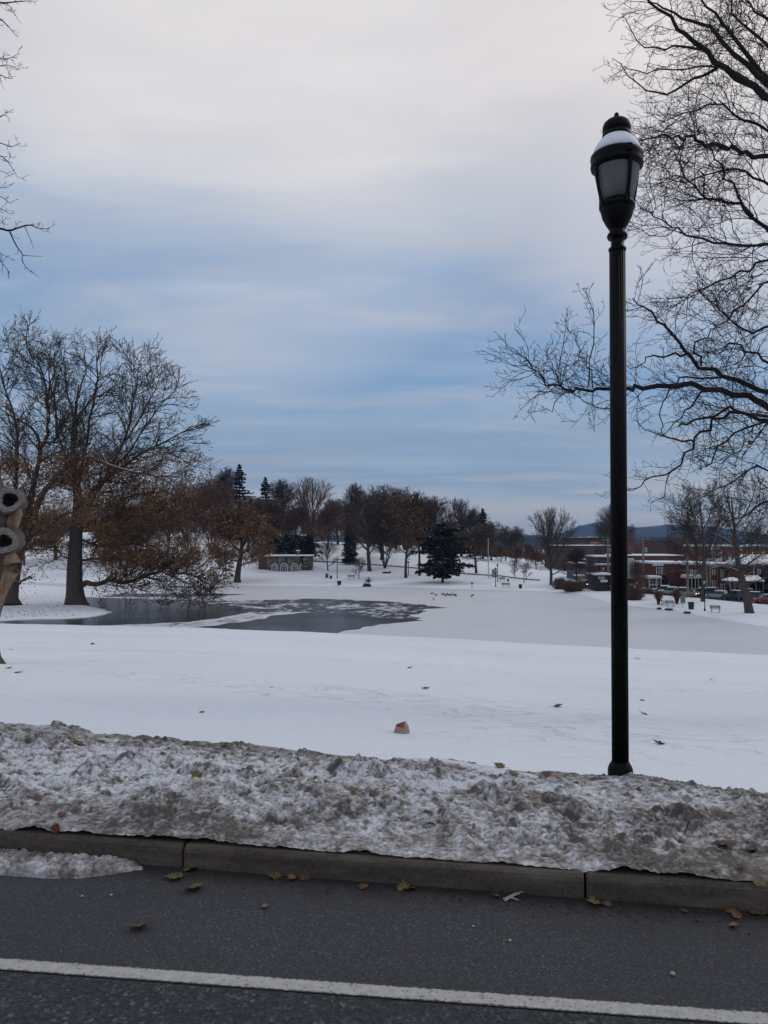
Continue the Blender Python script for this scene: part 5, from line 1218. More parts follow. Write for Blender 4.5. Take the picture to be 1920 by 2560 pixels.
addbox(b, 'cornice', WHITEP, 1634, 1409, 1659, 1414.5, 135.6, .5)
rec = addbox(b, 'recess', SLATE, 1637, 1417, 1658, 1437, 135.85, .2)
for px in (1641, 1647, 1652.5, 1656): addbox(b, 'column', WHITEP, px, 1417, px+1.4, 1436, 135.3, .15)
pr_ = addbox(b, 'porch_roof', WHITEP, 1620, 1443.5, 1655, 1446.5, 132.5, 3.6); addbox(b, 'porch_snow', SNOW, 1620.5, 1440, 1654, 1443.4, 132.6, 3.4, .08)
for px in (1623, 1641, 1652): addbox(b, 'porch_post', WHITEP, px, 1446.6, px+1.8, 1470, 132.8, .18)
addbox(b, 'door', GREYP, 1629, 1450, 1636, 1470, 135.9, .15); window(b, 1638, 1451, 1646, 1462, 136)
addbox(b, 'chimney', BRICK3, 1690, 1402, 1695, 1410, 139, .8); addbox(b, 'roof_vent', GREYP, 1668, 1406.5, 1671, 1410, 138, .5)
b = block('porch_house', 1716, 1770, 1412, 134, 9, 'narrow brick house with a white two storey porch behind the utility pole', BRICK3, roof_snow=.3, cornice=WHITEP)
window(b, 1725, 1424, 1731, 1437, 134); window(b, 1735, 1424, 1740, 1437, 134); window(b, 1750, 1424, 1757, 1437, 134)
addbox(b, 'porch_roof', WHITEP, 1718, 1440, 1764, 1446, 131, 3)
addbox(b, 'porch_snow', SNOW, 1718.4, 1437.6, 1763.6, 1439.9, 131.1, 2.8, .06)
for px in (1719, 1729, 1738, 1746, 1755, 1762): addbox(b, 'porch_post', WHITEP, px, 1446.1, px+1.9, 1482, 131.2, .2)
addbox(b, 'railing', GREYP, 1719, 1470, 1763, 1480, 131.35, .08)
for px in (1723.5, 1731.5, 1748): addbox(b, 'door', GLASS, px, 1451, px+4.5, 1472, 133.9, .14)
b = block('brick_house', 1770, 1843, 1413, 130, 9, 'dark red brick house with tall white framed windows and green grey porch columns', BRICK3, roof_snow=.2, cornice=GREYP)
addbox(b, 'cornice', GREYP, 1768, 1411, 1843, 1416, 129.4, .6)
for r_ in ((1780, 1424, 1788, 1437), (1780, 1451, 1788, 1465), (1801, 1423, 1805.5, 1444), (1808.5, 1424, 1818, 1445), (1801, 1459, 1806, 1480), (1810, 1459, 1819, 1480), (1827, 1428, 1832, 1446)): window(b, *r_, 130, fw=.11)
for px in (1767, 1775): addbox(b, 'column', GREENG, px, 1416, px+3.2, 1484, 127.8, .25)
addbox(b, 'porch_floor', GREENG, 1766, 1467, 1798, 1482, 127.9, 2.0); addbox(b, 'drainpipe', GREYP, 1793, 1420, 1794.2, 1470, 129.8, .12); addbox(b, 'drainpipe', GREYP, 1835, 1420, 1836, 1455, 129.8, .12)
b = block('brick_terrace', 1768, 1990, 1368, 162, 12, 'tall brick terrace with a white balcony above the lower roofs', BRICK, 'house', .3, cornice=GREYP)
addbox(b, 'gable_front', WHITEP, 1772, 1363, 1802, 1374, 161.5, .5); addbox(b, 'balcony', WHITEP, 1772, 1397, 1805, 1407, 160, 2)
for r_ in ((1779, 1379, 1787, 1396), (1795, 1380, 1801, 1397), (1821, 1383, 1827, 1397), (1850, 1372, 1855, 1376), (1880, 1380, 1887, 1394), (1905, 1380, 1912, 1394)): window(b, *r_, 162)
addbox(b, 'corner_post', WHITEP, 1803, 1376, 1805.5, 1397, 160.5, .3)
b = block('porch_house', 1843, 1960, 1418, 126, 8, 'brick house with a steep snowy roof and dark wide porch at the right edge', BRICK3, roof_snow=0)
O = b.location
def gable(e_, px0, px1, ye, yr, Y, d, m, nm):
    x0, x1, ze, _ = rect(px0, yr, px1, ye, Y); zr = at(px0, yr, Y+d/2)[2]; O = e_.location
    V = [(x0-O[0], Y-O[1], ze-O[2]), (x1-O[0], Y-O[1], ze-O[2]), (x1-O[0], Y+d-O[1], ze-O[2]), (x0-O[0], Y+d-O[1], ze-O[2]), (x0-O[0]+.8, Y+d/2-O[1], zr-O[2]), (x1-O[0]-.2, Y+d/2-O[1], zr-O[2])]
    return MB().add(V, [(0, 1, 5, 4), (2, 3, 4, 5), (1, 2, 5), (3, 0, 4), (3, 2, 1, 0)]).build(nm, m, e_)
gable(b, 1868, 1965, 1411, 1386, 125.4, 9, SNOW, 'snowy_roof'); addbox(b, 'cornice', WHITEP, 1868, 1411.2, 1962, 1414, 125.5, .5)
addbox(b, 'wall_white', WHITEP, 1884, 1418, 1886, 1440, 125.8, .2)
gable(b, 1823, 1850, 1452, 1443, 122.5, 3.2, SNOW, 'porch_snow'); gable(b, 1858, 1912, 1452, 1438, 122.3, 3.6, SNOW, 'porch_snow')
addbox(b, 'porch_beam', GREYP, 1824, 1452.2, 1912, 1455, 122.6, 3); addbox(b, 'porch_back', SLATE, 1848, 1455, 1912, 1484, 125.7, .2)
for px in (1826, 1848, 1872, 1890, 1908): addbox(b, 'porch_post', GREYP, px, 1455.1, px+1.4, 1486, 122.8, .2)
window(b, 1836, 1457, 1848, 1477, 125.6, cols=2); window(b, 1893, 1422, 1901, 1438, 126); window(b, 1850, 1424, 1856, 1438, 126)
# houses left of the lamp post
b = block('porch_house', 1438, 1468, 1412, 168, 8, 'pale railed porch house behind the parked cars left of the lamp post', SLATE, roof_snow=.3)
for i in range(9): addbox(b, 'porch_post', GREYP, 1441+i*2.7, 1421, 1441.9+i*2.7, 1437, 165.8, .12)
addbox(b, 'porch_snow', SNOW, 1440, 1437.2, 1463, 1440, 165, 2.4, .05); addbox(b, 'lower_wall', GREENG, 1441, 1440.3, 1478, 1458, 166, .3)
b = block('row_house', 1466, 1491, 1402, 174, 8, 'row house with stacked snowy ledges left of the lamp post', BRICK2, roof_snow=.25)
for y0 in (1407, 1412, 1420, 1433, 1446): addbox(b, 'snowy_ledge', SNOW, 1470, y0, 1489, y0+2, 173, 1, .04)
for y0 in (1424, 1437): window(b, 1472, y0, 1476, y0+7, 174); window(b, 1482, y0, 1486, y0+7, 174)
ORG = mat('orange_lamp', lambda g: g.n('ShaderNodeEmission', {'Color': (1, .16, .04, 1), 'Strength': .55}).outputs[0])
b = block('porch_house', 1490, 1562, 1395, 152, 8, 'dark house with two orange lit windows beside the lamp post', BRICK2, roof_snow=.3)
for px in (1505, 1517.5): window(b, px, 1417, px+6.5, 1426, 152, GREYP, lit=ORG, fw=.1)
addbox(b, 'porch_roof', GREYP, 1492, 1412, 1540, 1414, 149.5, 2.4); addbox(b, 'porch_snow', SNOW, 1495, 1409.4, 1540, 1411.9, 149.6, 2.2, .05)
for px in (1492, 1502, 1514, 1524): addbox(b, 'porch_post', GREYP, px, 1414.1, px+1, 1433, 149.7, .12)
addbox(b, 'railing', GREYP, 1492, 1427, 1540, 1428.2, 149.6, .1)
sh = block('garage', 1488, 1524, 1440, 140, 5, 'low black garage with a snowy roof and white sign board beside the lamp post', simple('black_wall', (.012, .013, .018), .6, .3, 2), 'garage', .35)
for px in (1496, 1502, 1507): window(sh, px, 1441.5, px+4, 1447, 140, fw=.08, rows=1)
addbox(sh, 'sign_board', WHITEP, 1502, 1449, 1519, 1455.5, 139.7, .25)

# ---- stone pavilion with arched windows
def f_stone(g):
    c = g.n('ShaderNodeTexCoord').outputs['Object']; v = g.n('ShaderNodeTexVoronoi', {'Vector': g.mapv(c, (1, 1, 1.5)), 'Scale': 1.7, 'Randomness': 1.0})
    col = g.ramp(v.outputs['Color'], [(.1, (.055, .048, .04)), (.4, (.10, .09, .075)), (.7, (.17, .155, .13)), (.95, (.30, .28, .25))]); e2 = g.n('ShaderNodeTexVoronoi', {'Vector': g.mapv(c, (1, 1, 1.5)), 'Scale': 1.7}, feature='DISTANCE_TO_EDGE').outputs['Distance']
    col = g.mix(g.ramp(e2, [(.02, .7), (.06, 0.0)]), col, (.045, .04, .036)); return pbsdf(g, col, .9, e2, .5, .05, .2)
STONE = mat('rubble_stone', f_stone)
WOODW = simple('brown_boards', (.095, .05, .035), .85, .3, 1.5)
YP = 190.0
pvb = on(720, 1437, -7.2); z0p = gz(at(720, 1437, YP)[0], YP)-.2
P0 = at(715, 1437, YP); pav = empty('stone_pavilion', (P0[0], YP, P0[2]), 'low rubble stone pavilion with white arched windows and a snowy flat roof across the water', 'pavilion')
def pv(px, py, dy=0): p = at(px, py, YP+dy); return (p[0]-P0[0], dy, p[2]-P0[2])
H_ = pv(715, 1392)[2]
foot = [pv(668, 1437, 1.2), pv(676, 1437, .5), pv(697, 1437, -.9), pv(723, 1437, -1.2), pv(747, 1437, -.2), pv(756.5, 1437, 2.2), pv(757, 1437, 1.2), pv(781, 1437, 1.4), pv(783, 1437, 8), pv(668, 1437, 8)]
def prismz(F_, z0, z1, m, nm, par):
    n = len(F_); V = [(p[0], p[1], z0) for p in F_]+[(p[0], p[1], z1) for p in F_]
    return MB().add(V, [tuple(range(n))[::-1], tuple(range(n, 2*n))]+[(i, (i+1) % n, (i+1) % n+n, i+n) for i in range(n)]).build(nm, m, par)
prismz(foot, -1.0, H_, STONE, 'wall', pav)
grow_ = [(p[0]*1.0+(.25 if p[0] > 0 else -.25), p[1]-(.3 if p[1] < 5 else -.3), 0) for p in foot]
cop = prismz(grow_, H_+.004, H_+.14, SLATE, 'roof', pav)
rs_ = prismz([(p[0]*.995, p[1]*.98+.03, 0) for p in grow_], H_+.144, H_+.42, SNOW, 'roof_snow', cop)
wl = [pv(646, 1437, 2.0), pv(667.6, 1437, 1.6), pv(667.6, 1437, 7), pv(646, 1437, 7)]
prismz(wl, -1.0, H_+.05, WOODW, 'side_wing', pav); prismz([(p[0]*1.01-.1*(p[0] < -6), p[1]-.2*(p[1] < 5), 0) for p in wl], H_+.054, H_+.34, SNOW, 'wing_snow', pav)
ch = MB().box((pv(741.5, 1400)[0], 3.5, H_+.75), (.80, .8, 1.3)).build('chimney', STONE, pav); MB().box((pv(741.5, 1400)[0], 3.5, H_+1.5), (.95, .95, .2), 0, .05).build('chimney_snow', SNOW, ch)
MB().box((pv(714, 1400)[0], -1.0, H_+.5), (1.6, .8, .3), 0, .1).build('snow_heap', SNOW, pav)
def arch(i, u0, u1, hb, ht):
    a, b = foot[i], foot[i+1]; L = math.hypot(b[0]-a[0], b[1]-a[1]); d = ((b[0]-a[0])/L, (b[1]-a[1])/L); nn = (d[1], -d[0])
    if nn[1] > 0: nn = (-nn[0], -nn[1])
    W_ = (u1-u0)*L; cx = (u0+u1)/2*L; r = W_/2; hs = ht-r*1.0
    def pt(u, z, o): return (a[0]+d[0]*u+nn[0]*o, a[1]+d[1]*u+nn[1]*o, z)
    def outline(rr, zb): return [(cx-rr, zb), (cx-rr, hs)]+[(cx-rr*math.cos(t*math.pi/10), hs+rr*math.sin(t*math.pi/10)) for t in range(1, 10)]+[(cx+rr, hs), (cx+rr, zb)]
    A = outline(r, hb); B = outline(r*.80, hb); n = len(A); V = [pt(u, z, .02) for u, z in A]+[pt(u, z, .16) for u, z in A]+[pt(u, z, .16) for u, z in B]+[pt(u, z, .02) for u, z in B]
    f = MB().add(V, [(i_+k*n, i_+1+k*n, i_+1+(k+1)*n, i_+(k+1)*n) for k in range(3) for i_ in range(n-1)])
    w_ = f.build('arched_window', WHITEP, pav)
    V = [pt(u, z, .04) for u, z in B]; MB().add(V, [tuple(range(n))]).build('pane', GLASS, w_)
    mm = MB()
    for q in range(1, 5):
        uu = cx-r*.8+r*1.6*q/5; zt = hs+math.sqrt(max(0, (r*.8)**2-(uu-cx)**2)); p = pt(uu, (hb+zt)/2, .08); mm.tube([pt(uu, hb, .08), pt(uu, zt, .08)], .025, 4)
    for q in range(0, 6): zz = hb+(hs-hb)*q/5+.1; mm.tube([pt(cx-r*.8, zz, .085), pt(cx+r*.8, zz, .085)], .025, 4)
    mm.build('glazing_bars', WHITEP, w_)
    if u1-u0 > .3:   # inner white arch of the doors
        C_ = outline(r*.48, hb); D_ = outline(r*.38, hb); V = [pt(u, z, .10) for u, z in C_]+[pt(u, z, .12) for u, z in C_]+[pt(u, z, .12) for u, z in D_]; MB().add(V, [(i_+k*n, i_+1+k*n, i_+1+(k+1)*n, i_+(k+1)*n) for k in range(2) for i_ in range(n-1)]).build('inner_arch', WHITEP, w_)
zt = pv(715, 1407)[2]
arch(1, .16, .90, .05, zt-.1); arch(2, .12, .90, .05, zt); arch(3, .15, .88, .05, zt-.05); arch(4, .05, .85, .05, zt-.15)
prismz([pv(672, 1441, -1.6), pv(700, 1441, -4.2), pv(750, 1441, -4.2), pv(792, 1441, -1.0), pv(790, 1441, 1.0), pv(672, 1441, 1)], -.5, .03, SLATE, 'terrace', pav)
prismz([pv(671, 1441, -1.7), pv(699, 1441, -4.3), pv(751, 1441, -4.3), pv(793, 1441, -1.1), pv(791, 1441, 1.1), pv(671, 1441, 1.1)], .034, .16, SNOW, 'terrace_snow', pav)

# ---- streets and paths laid on the ground
def strip(name, A, B, m, dz=.05, sub=6):
    """surface between two rows of photo points, laid on the land"""
    def dn(P): return [tuple(P[i][q]+(P[i+1][q]-P[i][q])*t/sub for q in range(2)) for i in range(len(P)-1) for t in range(sub)]+[P[-1]]
    V = []; a = [ground(*p) for p in dn(A)]; b = [ground(*p) for p in dn(B)]
    for p, q in zip(a, b):
        for t in range(5): x = p[0]+(q[0]-p[0])*t/4; y = p[1]+(q[1]-p[1])*t/4; V.append((x, y, gz(x, y)+dz))
    n = len(a); o = obj(name, fastmesh(name, V, [(i*5+j, (i+1)*5+j, (i+1)*5+j+1, i*5+j+1) for i in range(n-1) for j in range(4)]), m)
    return tag(o, kind='structure')
WETROAD = simple('wet_asphalt', (.045, .045, .05), .5, .3, .6)
strip('street', [(1440, 1470), (1560, 1482), (1700, 1491), (1765, 1497), (1863, 1507), (1920, 1512), (2100, 1524)], [(1440, 1460), (1560, 1470), (1700, 1479), (1765, 1484), (1863, 1491), (1920, 1495), (2100, 1505)], WETROAD)
PATHM = simple('park_road', (.10, .10, .11), .8, .3, .8)
strip('path', [(780, 1405), (870, 1408), (940, 1413.5), (1000, 1418.5), (1080, 1425.5), (1170, 1436.5), (1250, 1441.5), (1300, 1448), (1350, 1453)], [(780, 1402.6), (870, 1405.6), (940, 1411), (1000, 1415.8), (1080, 1422.8), (1170, 1434), (1250, 1438.8), (1300, 1445.4), (1350, 1450)], PATHM, .06)

# ================================================================== CARS
TYRE = simple('tyre', (.012, .012, .013), .8, .3, 8); RIM = simple('rim', (.25, .25, .26), .4, .2, 8, metal=.6)
def paint(name, c): return mat(name, lambda g: pbsdf(g, (*c, 1), .28, spec=.6, metal=.0, **{'Coat Weight': .6}))
CARP = dict(silver=paint('silver_paint', (.28, .29, .30)), black=paint('black_car_paint', (.012, .013, .018)), blue=paint('blue_car_paint', (.02, .03, .12)), red=paint('red_car_paint', (.22, .012, .015)), tan=paint('tan_car_paint', (.19, .17, .14)), dark=paint('dark_car_paint', (.03, .03, .035)), grey=paint('grey_car_paint', (.12, .12, .13)))
TAIL = mat('tail_light_on', lambda g: g.n('ShaderNodeEmission', {'Color': (1, .10, .06, 1), 'Strength': .8}).outputs[0])
TAILO = simple('tail_light_off', (.20, .01, .01), .3); HEADO = simple('headlight_off', (.45, .45, .45), .2)
HEAD = mat('headlight_on', lambda g: g.n('ShaderNodeEmission', {'Color': (1, .93, .8, 1), 'Strength': 2.2}).outputs[0])
def car(px, base, kind, col, rz, label, snow=.5, head=False, tail=False, s=.8):
    p = ground(px, base); e_ = empty('parked_car' if not head else 'car', (p[0], p[1], p[2]+.05), label, 'car', 'cars along the street', R(rz), s)
    suv = kind == 'suv'; Hb = .98 if suv else .86; Ht = 1.72 if suv else 1.43
    # body: cross sections from nose to tail (x, half width, bottom, top)
    S_ = [(2.28, .62, .35, .62), (2.2, .80, .26, .74), (1.7, .88, .22, .84), (1.0, .91, .20, Hb+.02), (0, .92, .20, Hb+.04), (-1.2, .92, .20, Hb+.06), (-1.9, .89, .22, Hb+(.06 if suv else .04)), (-2.25, .82, .30, Hb-.02), (-2.3, .66, .38, Hb-.14)]
    V = []
    for x, w_, b_, t in S_: V += [(x, -w_*.94, b_), (x, -w_, (b_+t)/2+.04), (x, -w_*.93, t), (x, w_*.93, t), (x, w_, (b_+t)/2+.04), (x, w_*.94, b_)]
    n = len(S_); m = MB().add(V, [(i*6+j, i*6+(j+1) % 6, (i+1)*6+(j+1) % 6, (i+1)*6+j) for i in range(n-1) for j in range(6)]+[tuple(range(6))[::-1], tuple(6*(n-1)+j for j in range(6))]); body = m.build('body', CARP[col], e_)
    C_ = [(1.15, .80, Hb, Hb+.02), (.45, .72, Hb, Ht-.06), (.1, .70, Hb, Ht), (-.9, .70, Hb, Ht), (-1.5, .70, Hb, Ht-.05), (-2.12 if suv else -1.95, .76, Hb, Hb+(.10 if suv else .03))]
    V = []
    for x, w_, b_, t in C_: V += [(x, -.86, b_), (x, -w_+.02*(t-b_), t), (x, w_-.02*(t-b_), t), (x, .86, b_)]
    n = len(C_); MB().add(V, [(i*4+j, i*4+(j+1) % 4, (i+1)*4+(j+1) % 4, (i+1)*4+j) for i in range(n-1) for j in range(4)]+[tuple(range(4))[::-1], tuple(4*(n-1)+j for j in range(4))]).build('window_glass', GLASS, e_)
    MB().box((-.55, 0, Ht+.02), (1.85 if not suv else 2.1, 1.36, .06), 0, .02).build('roof', CARP[col], e_)
    if snow: MB().box((-.55, 0, Ht+.055+snow*.11), (1.8, 1.3, snow*.22), 0, .05).build('roof_snow', SNOW, e_)
    if snow > .6: MB().box((1.5, 0, Hb+.03), (1.0, 1.4, .14), 0, .05).build('bonnet_snow', SNOW, e_); MB().box((-1.95, 0, Hb+.12), (.5, 1.3, .14), 0, .05).build('boot_snow', SNOW, e_)
    for x in (1.38, -1.4):
        for y in (-.84, .84):
            w_ = MB(); w_.tube([(x, y-.11, .33), (x, y+.11, .33)], .33, 14); wo = w_.build('wheel', TYRE, e_); MB().tube([(x, y-.125, .33), (x, y+.125, .33)], .19, 10).build('rim', RIM, wo)
    for y in (-.62, .62):
        MB().box((2.2, y, .66), (.14, .34, .15), 0, .03).build('headlight', HEAD if head else HEADO, e_)
        MB().box((-2.24, y, Hb-.12), (.14, .34, .18), 0, .03).build('taillight', TAIL if tail else TAILO, e_)
    MB().box((-2.28, 0, .55), (.06, .5, .13)).build('number_plate', WHITEP, e_)
    return e_
car(1628, 1481, 'sedan', 'grey', 165, 'grey car with snow on the roof parked by the first utility pole', 1)
car(1656, 1484, 'sedan', 'dark', 165, 'dark snow topped car parked in front of the small spruce', 1)
car(1674, 1487, 'sedan', 'silver', 165, 'snow dusted silver car half hidden by the shrub behind the bench', .8)
car(1716, 1492, 'suv', 'tan', -42, 'dark car with its headlights on driving past the utility pole', .4, head=True)
car(1752, 1490, 'sedan', 'silver', 160, 'snow covered pale car behind the slender bare tree', 1)
car(1772, 1492, 'suv', 'blue', 160, 'dark blue car just left of the silver saloon', .2)
car(1795, 1497, 'sedan', 'silver', 128, 'silver saloon with red tail lights lit', .5, tail=True)
car(1835, 1500, 'suv', 'black', 130, 'black sport utility vehicle parked right of the silver saloon', .2)
car(1880, 1500, 'sedan', 'dark', 158, 'dark saloon behind the leaning tree', .3)
car(1862, 1492, 'sedan', 'grey', 158, 'grey car farther back left of the leaning tree', .7)
car(1915, 1507, 'sedan', 'red', 172, 'red car at the right edge of the street', .15)
car(1463, 1467, 'sedan', 'dark', -75, 'dark car with yellow headlights on left of the lamp post', .3, head=True)
car(1484, 1468, 'sedan', 'red', 165, 'dull red car between the headlights and the black garage', .3, s=.7)
car(1404, 1462, 'sedan', 'dark', 5, 'car buried in snow beside the domed tree', 1, s=.8)

# ================================================================== POLES AND WIRES
WOODP = simple('weathered_pole', (.20, .17, .15), .9, .3, 4); PALEP = simple('pale_pole', (.42, .40, .37), .7, .2, 3)
def upole(px, top, base, label, wpx, arm=True, m=WOODP):
    p = ground(px, base); zt = at(px, top, p[1])[2]-p[2]; r = wpx/F*p[1]/2; e_ = empty('utility_pole', p, label, 'utility pole', 'utility poles along the street')
    MB().tube([(0, 0, -.2), (0, 0, zt*.5), (0, 0, zt)], [r, r*.88, r*.75], 10).build('pole', m, e_)
    if arm:
        ar = MB().box((0, -r, zt*.955), (2.6, .12, .14)).build('crossarm', m, e_)
        for x in (-1.15, -.6, .6, 1.15): MB().lathe([(.05, 0), (.07, .06), (.05, .14), (.02, .18)], (x, -r, zt*.955+.07), 8).build('insulator', GREYP, ar)
        MB().lathe([(.22, 0), (.25, .05), (.25, .75), (.2, .82)], (r+.28, 0, zt*.72), 12).build('transformer', GREYP, e_)
    return (p[0], p[1], p[2]+zt*.955+.2)
w1 = upole(1521, 1345, 1471, 'weathered utility pole standing beside the lamp post on its left', 6)
w2 = upole(1609, 1342, 1479, 'utility pole with crossarm in front of the long brick house', 5.5)
w3 = upole(1720, 1330, 1493, 'thick weathered utility pole beside the dark car with headlights', 6.5)
w0 = upole(1467, 1392, 1463, 'slim utility pole left of the headlights', 3.5, False)
for (a, b_) in ((w1, w2), (w2, w3), (w3, (70, 96, 4.5))):
    for k, dx_ in enumerate((-1.1, 0, 1.1)):
        P = []
        for i in range(15): t = i/14; P.append((a[0]+dx_+(b_[0]-a[0])*t, a[1]+(b_[1]-a[1])*t, a[2]+(b_[2]-a[2])*t-1.1*4*t*(1-t)))
        o = MB().tube(P, .016, 4).build('power_line', BLACK); tag(o, ('thin black power line strung left of the thick utility pole' if a is not w3 else 'thin black power line strung right of the thick utility pole') if a is not w1 else 'thin black power line strung behind the lamp post', 'power line', 'power lines between the poles')
# pale pole and small posts on the far bank
def post(name, px, top, base, wpx, label, cat, m, head=None):
    p = ground(px, base); zt = at(px, top, p[1])[2]-p[2]; r = wpx/F*p[1]/2; e_ = empty(name, p, label, cat)
    MB().tube([(0, 0, -.1), (0, 0, zt)], [r, r*.85], 8).build('post', m, e_)
    if head: head(e_, zt)
    return e_
post('flag_pole', 1221, 1349, 1446, 2.4, 'pale tall pole at the path right of the dark evergreen', 'pole', PALEP, lambda e_, z: MB().lathe([(.02, 0), (.14, .08), (.14, .2), (.02, .3)], (0, 0, z), 8).build('cap', GREYP, e_))
def lh(e_, z):
    MB().lathe([(.05, -.72), (.10, -.66), (.20, -.3), (.22, -.22)], (0, 0, z), 12).build('lantern', GREYP, e_); MB().lathe([(.24, -.24), (.24, -.18), (.16, -.06), (.08, .02), (.05, .1), (.01, .16)], (0, 0, z), 12).build('cap', BLACK, e_); MB().lathe([(.12, 0), (.12, .25), (.08, .35)], (0, 0, 0), 10).build('base', BLACK, e_)
for px, t, b_, lab in ((843, 1398, 1446, 'small park lamp post right of the stone pavilion'), (1239, 1420, 1467, 'park lamp post nearest the shore beside the two benches'), (1244, 1410, 1454, 'park lamp post on the path just behind the shore lamp'), (498, 1369, 1412, 'park lamp post on the slope among the slim trees'), (564, 1394, 1441, 'park lamp post at the foot of the slope beside the brown oak'), (1021, 1404, 1439, 'park lamp post behind the tall narrow tree'), (1310, 1428, 1457, 'thin park lamp post by the small path trees')):
    o = post('park_lamp', px, t, b_, 1.9, lab, 'lamp post', BLACK, lh); o['group'] = 'lamp posts in the park'
o = post('park_lamp', 1762, 1447, 1528, 2.4, 'blue black park lamp post at the right shore beside the bin', 'lamp post', BLACK, lh); o['group'] = 'lamp posts in the park'
def signhead(w_, h, m, extra=None):
    def fn(e_, z):
        s = MB().box((0, -.05, z-h/2), (w_, .05, h), 0, .01).build('board', m, e_)
        MB().box((0, -.077, z-h/2), (w_*.86, .004, h*.88)).build('border', WHITEP, s); MB().box((0, -.082, z-h/2), (w_*.80, .004, h*.82)).build('panel', m, s)
        if extra: extra(s, z)
    return fn
SG = simple('green_sign', (.12, .17, .145), .6, .15, 4)
def marks(s, z):
    for k, (x, zz, a, b) in enumerate(((-.1, -.3, .3, .04), (.05, -.42, .4, .04), (0, -.52, .34, .04), (.12, -.72, .22, .16), (-.2, -.72, .16, .12))): MB().box((x*.8, -.086, z+zz*1.1), (a*.7, .004, b)).build('lettering', GREYP, s)
post('park_sign', 1707, 1490, 1521, 1.5, 'green park sign board on a thin post beside the dark bin', 'sign', PALEP, signhead(.68, 1.0, SG, marks))
post('sign_post', 1180, 1456, 1471, 1.3, 'short dark sign post at the water edge right of the evergreen', 'sign', BLACK, signhead(.45, .3, SLATE))
post('sign_post', 1456, 1452, 1468, 1.4, 'small post at the snowy bank below the headlights', 'sign', PALEP, signhead(.2, .35, GREYP))
tb = ground(1236, 1443); e_ = empty('portable_toilet', tb, 'grey upright cabin beside the pale pole on the path', 'portable toilet')
sH = 20/F*tb[1]; MB().box((0, 0, sH/2-.1), (1.0, 1.0, sH), 0, .04).build('cabin', simple('grey_plastic', (.20, .22, .23), .6, .2, 3), e_); MB().box((0, 0, sH), (1.15, 1.15, .16), 0, .06).build('roof', SNOW, e_); MB().box((.0, -.52, sH/2-.1), (.7, .05, sH*.85), 0, .01).build('door', simple('grey_plastic_door', (.26, .28, .29), .6, .2, 3), e_)
# ---- bins
BINM = simple('bin_plastic', (.012, .014, .022), .5, .3, 3); BING = simple('bin_grey', (.10, .115, .125), .6, .2, 3)
def bin_(px, top, base, label, m=BINM, wide=1.0):
    p = ground(px, base); h = at(px, top, p[1])[2]-p[2]; e_ = empty('litter_bin', p, label, 'bin', 'litter bins in the park'); w_ = h*.42*wide
    MB().lathe([(w_*.78, 0), (w_*.80, .03), (w_*.95, h*.86), (w_, h*.87), (w_, h*.93), (w_*.9, h*.93)], n=14).build('body', m, e_)
    MB().lathe([(w_*1.02, h*.935), (w_*1.03, h*.97), (w_*.85, h*1.0), (w_*.4, h*1.01)], n=14).build('lid', m, e_)
bin_(1728, 1505, 1523.5, 'large dark bin on the right shore between the sign and the lamp'); bin_(1301, 1460.5, 1471.5, 'dark bin near the water right of the long bench'); bin_(1270, 1447.5, 1454, 'small dark bin on the path right of the upper bench')
bin_(848, 1452, 1462, 'squat dark bin nearest the water right of the pavilion', wide=1.35); bin_(817, 1434, 1445, 'grey upright bin right of the pavilion', BING); bin_(827, 1439, 1447, 'small black bin just right of the grey upright bin'); bin_(580, 1434, 1442, 'dark bin behind the thick trunk of the brown oak')
# ---- benches
IRON = simple('bench_iron', (.012, .012, .014), .5, .3, 6); SLAT = simple('bench_slat', (.09, .07, .06), .8, .3, 6)
def bench(px, base, wpx, label, rz=0, s=1.0):
    p = ground(px, base); L = wpx/F*p[1]/max(.5, math.cos(R(rz))); e_ = empty('park_bench', p, label, 'bench', 'park benches by the water', R(rz), 1); k = max(1, L/2.4)
    for x in (-L*.36, L*.36):
        l = MB(); l.tube([(x, -.26*k, 0), (x, -.14*k, .2*k), (x, -.26*k, .42*k)], .03*k, 6); l.tube([(x, .30*k, 0), (x, .15*k, .2*k), (x, .22*k, .42*k), (x, .36*k, .88*k)], .03*k, 6); l.tube([(x, -.14*k, .2*k), (x, .15*k, .2*k)], .025*k, 6); l.tube([(x, -.26*k, .42*k), (x, -.24*k, .6*k), (x, .26*k, .62*k)], .025*k, 6); l.build('bench_end', IRON, e_)
    st = MB(); [st.box((0, -.24*k+i*.11*k, .44*k), (L, .085*k, .035*k)) for i in range(5)]; st.build('seat', SLAT, e_); MB().box((0, -.02*k, .485*k), (L*.97, .5*k, .05*k), 0, .015).build('seat_snow', SNOW, e_)
    bk = MB(); [bk.box((0, .27*k+i*.028*k, (.56+i*.10)*k), (L, .03*k, .07*k)) for i in range(4)]; bk.build('backrest', SLAT, e_); MB().box((0, .36*k, .91*k), (L*.97, .06*k, .035*k), 0, .01).build('back_snow', SNOW, e_)
bench(1789, 1531.5, 24, 'park bench on the right shore beside the lamp, clear of the shrubs', -14); bench(1677, 1517.5, 22, 'park bench in front of the vase shaped shrub', 8); bench(1265, 1468.5, 21, 'long park bench near the water beside the shore lamp', 0); bench(1256, 1454, 15, 'park bench on the path just above the long bench', 8); bench(878, 1447.5, 19, 'lone park bench beside the tiny sapling', 0); bench(1659, 1513, 7, 'partly snowed under bench end left of the shrub bench', 60)
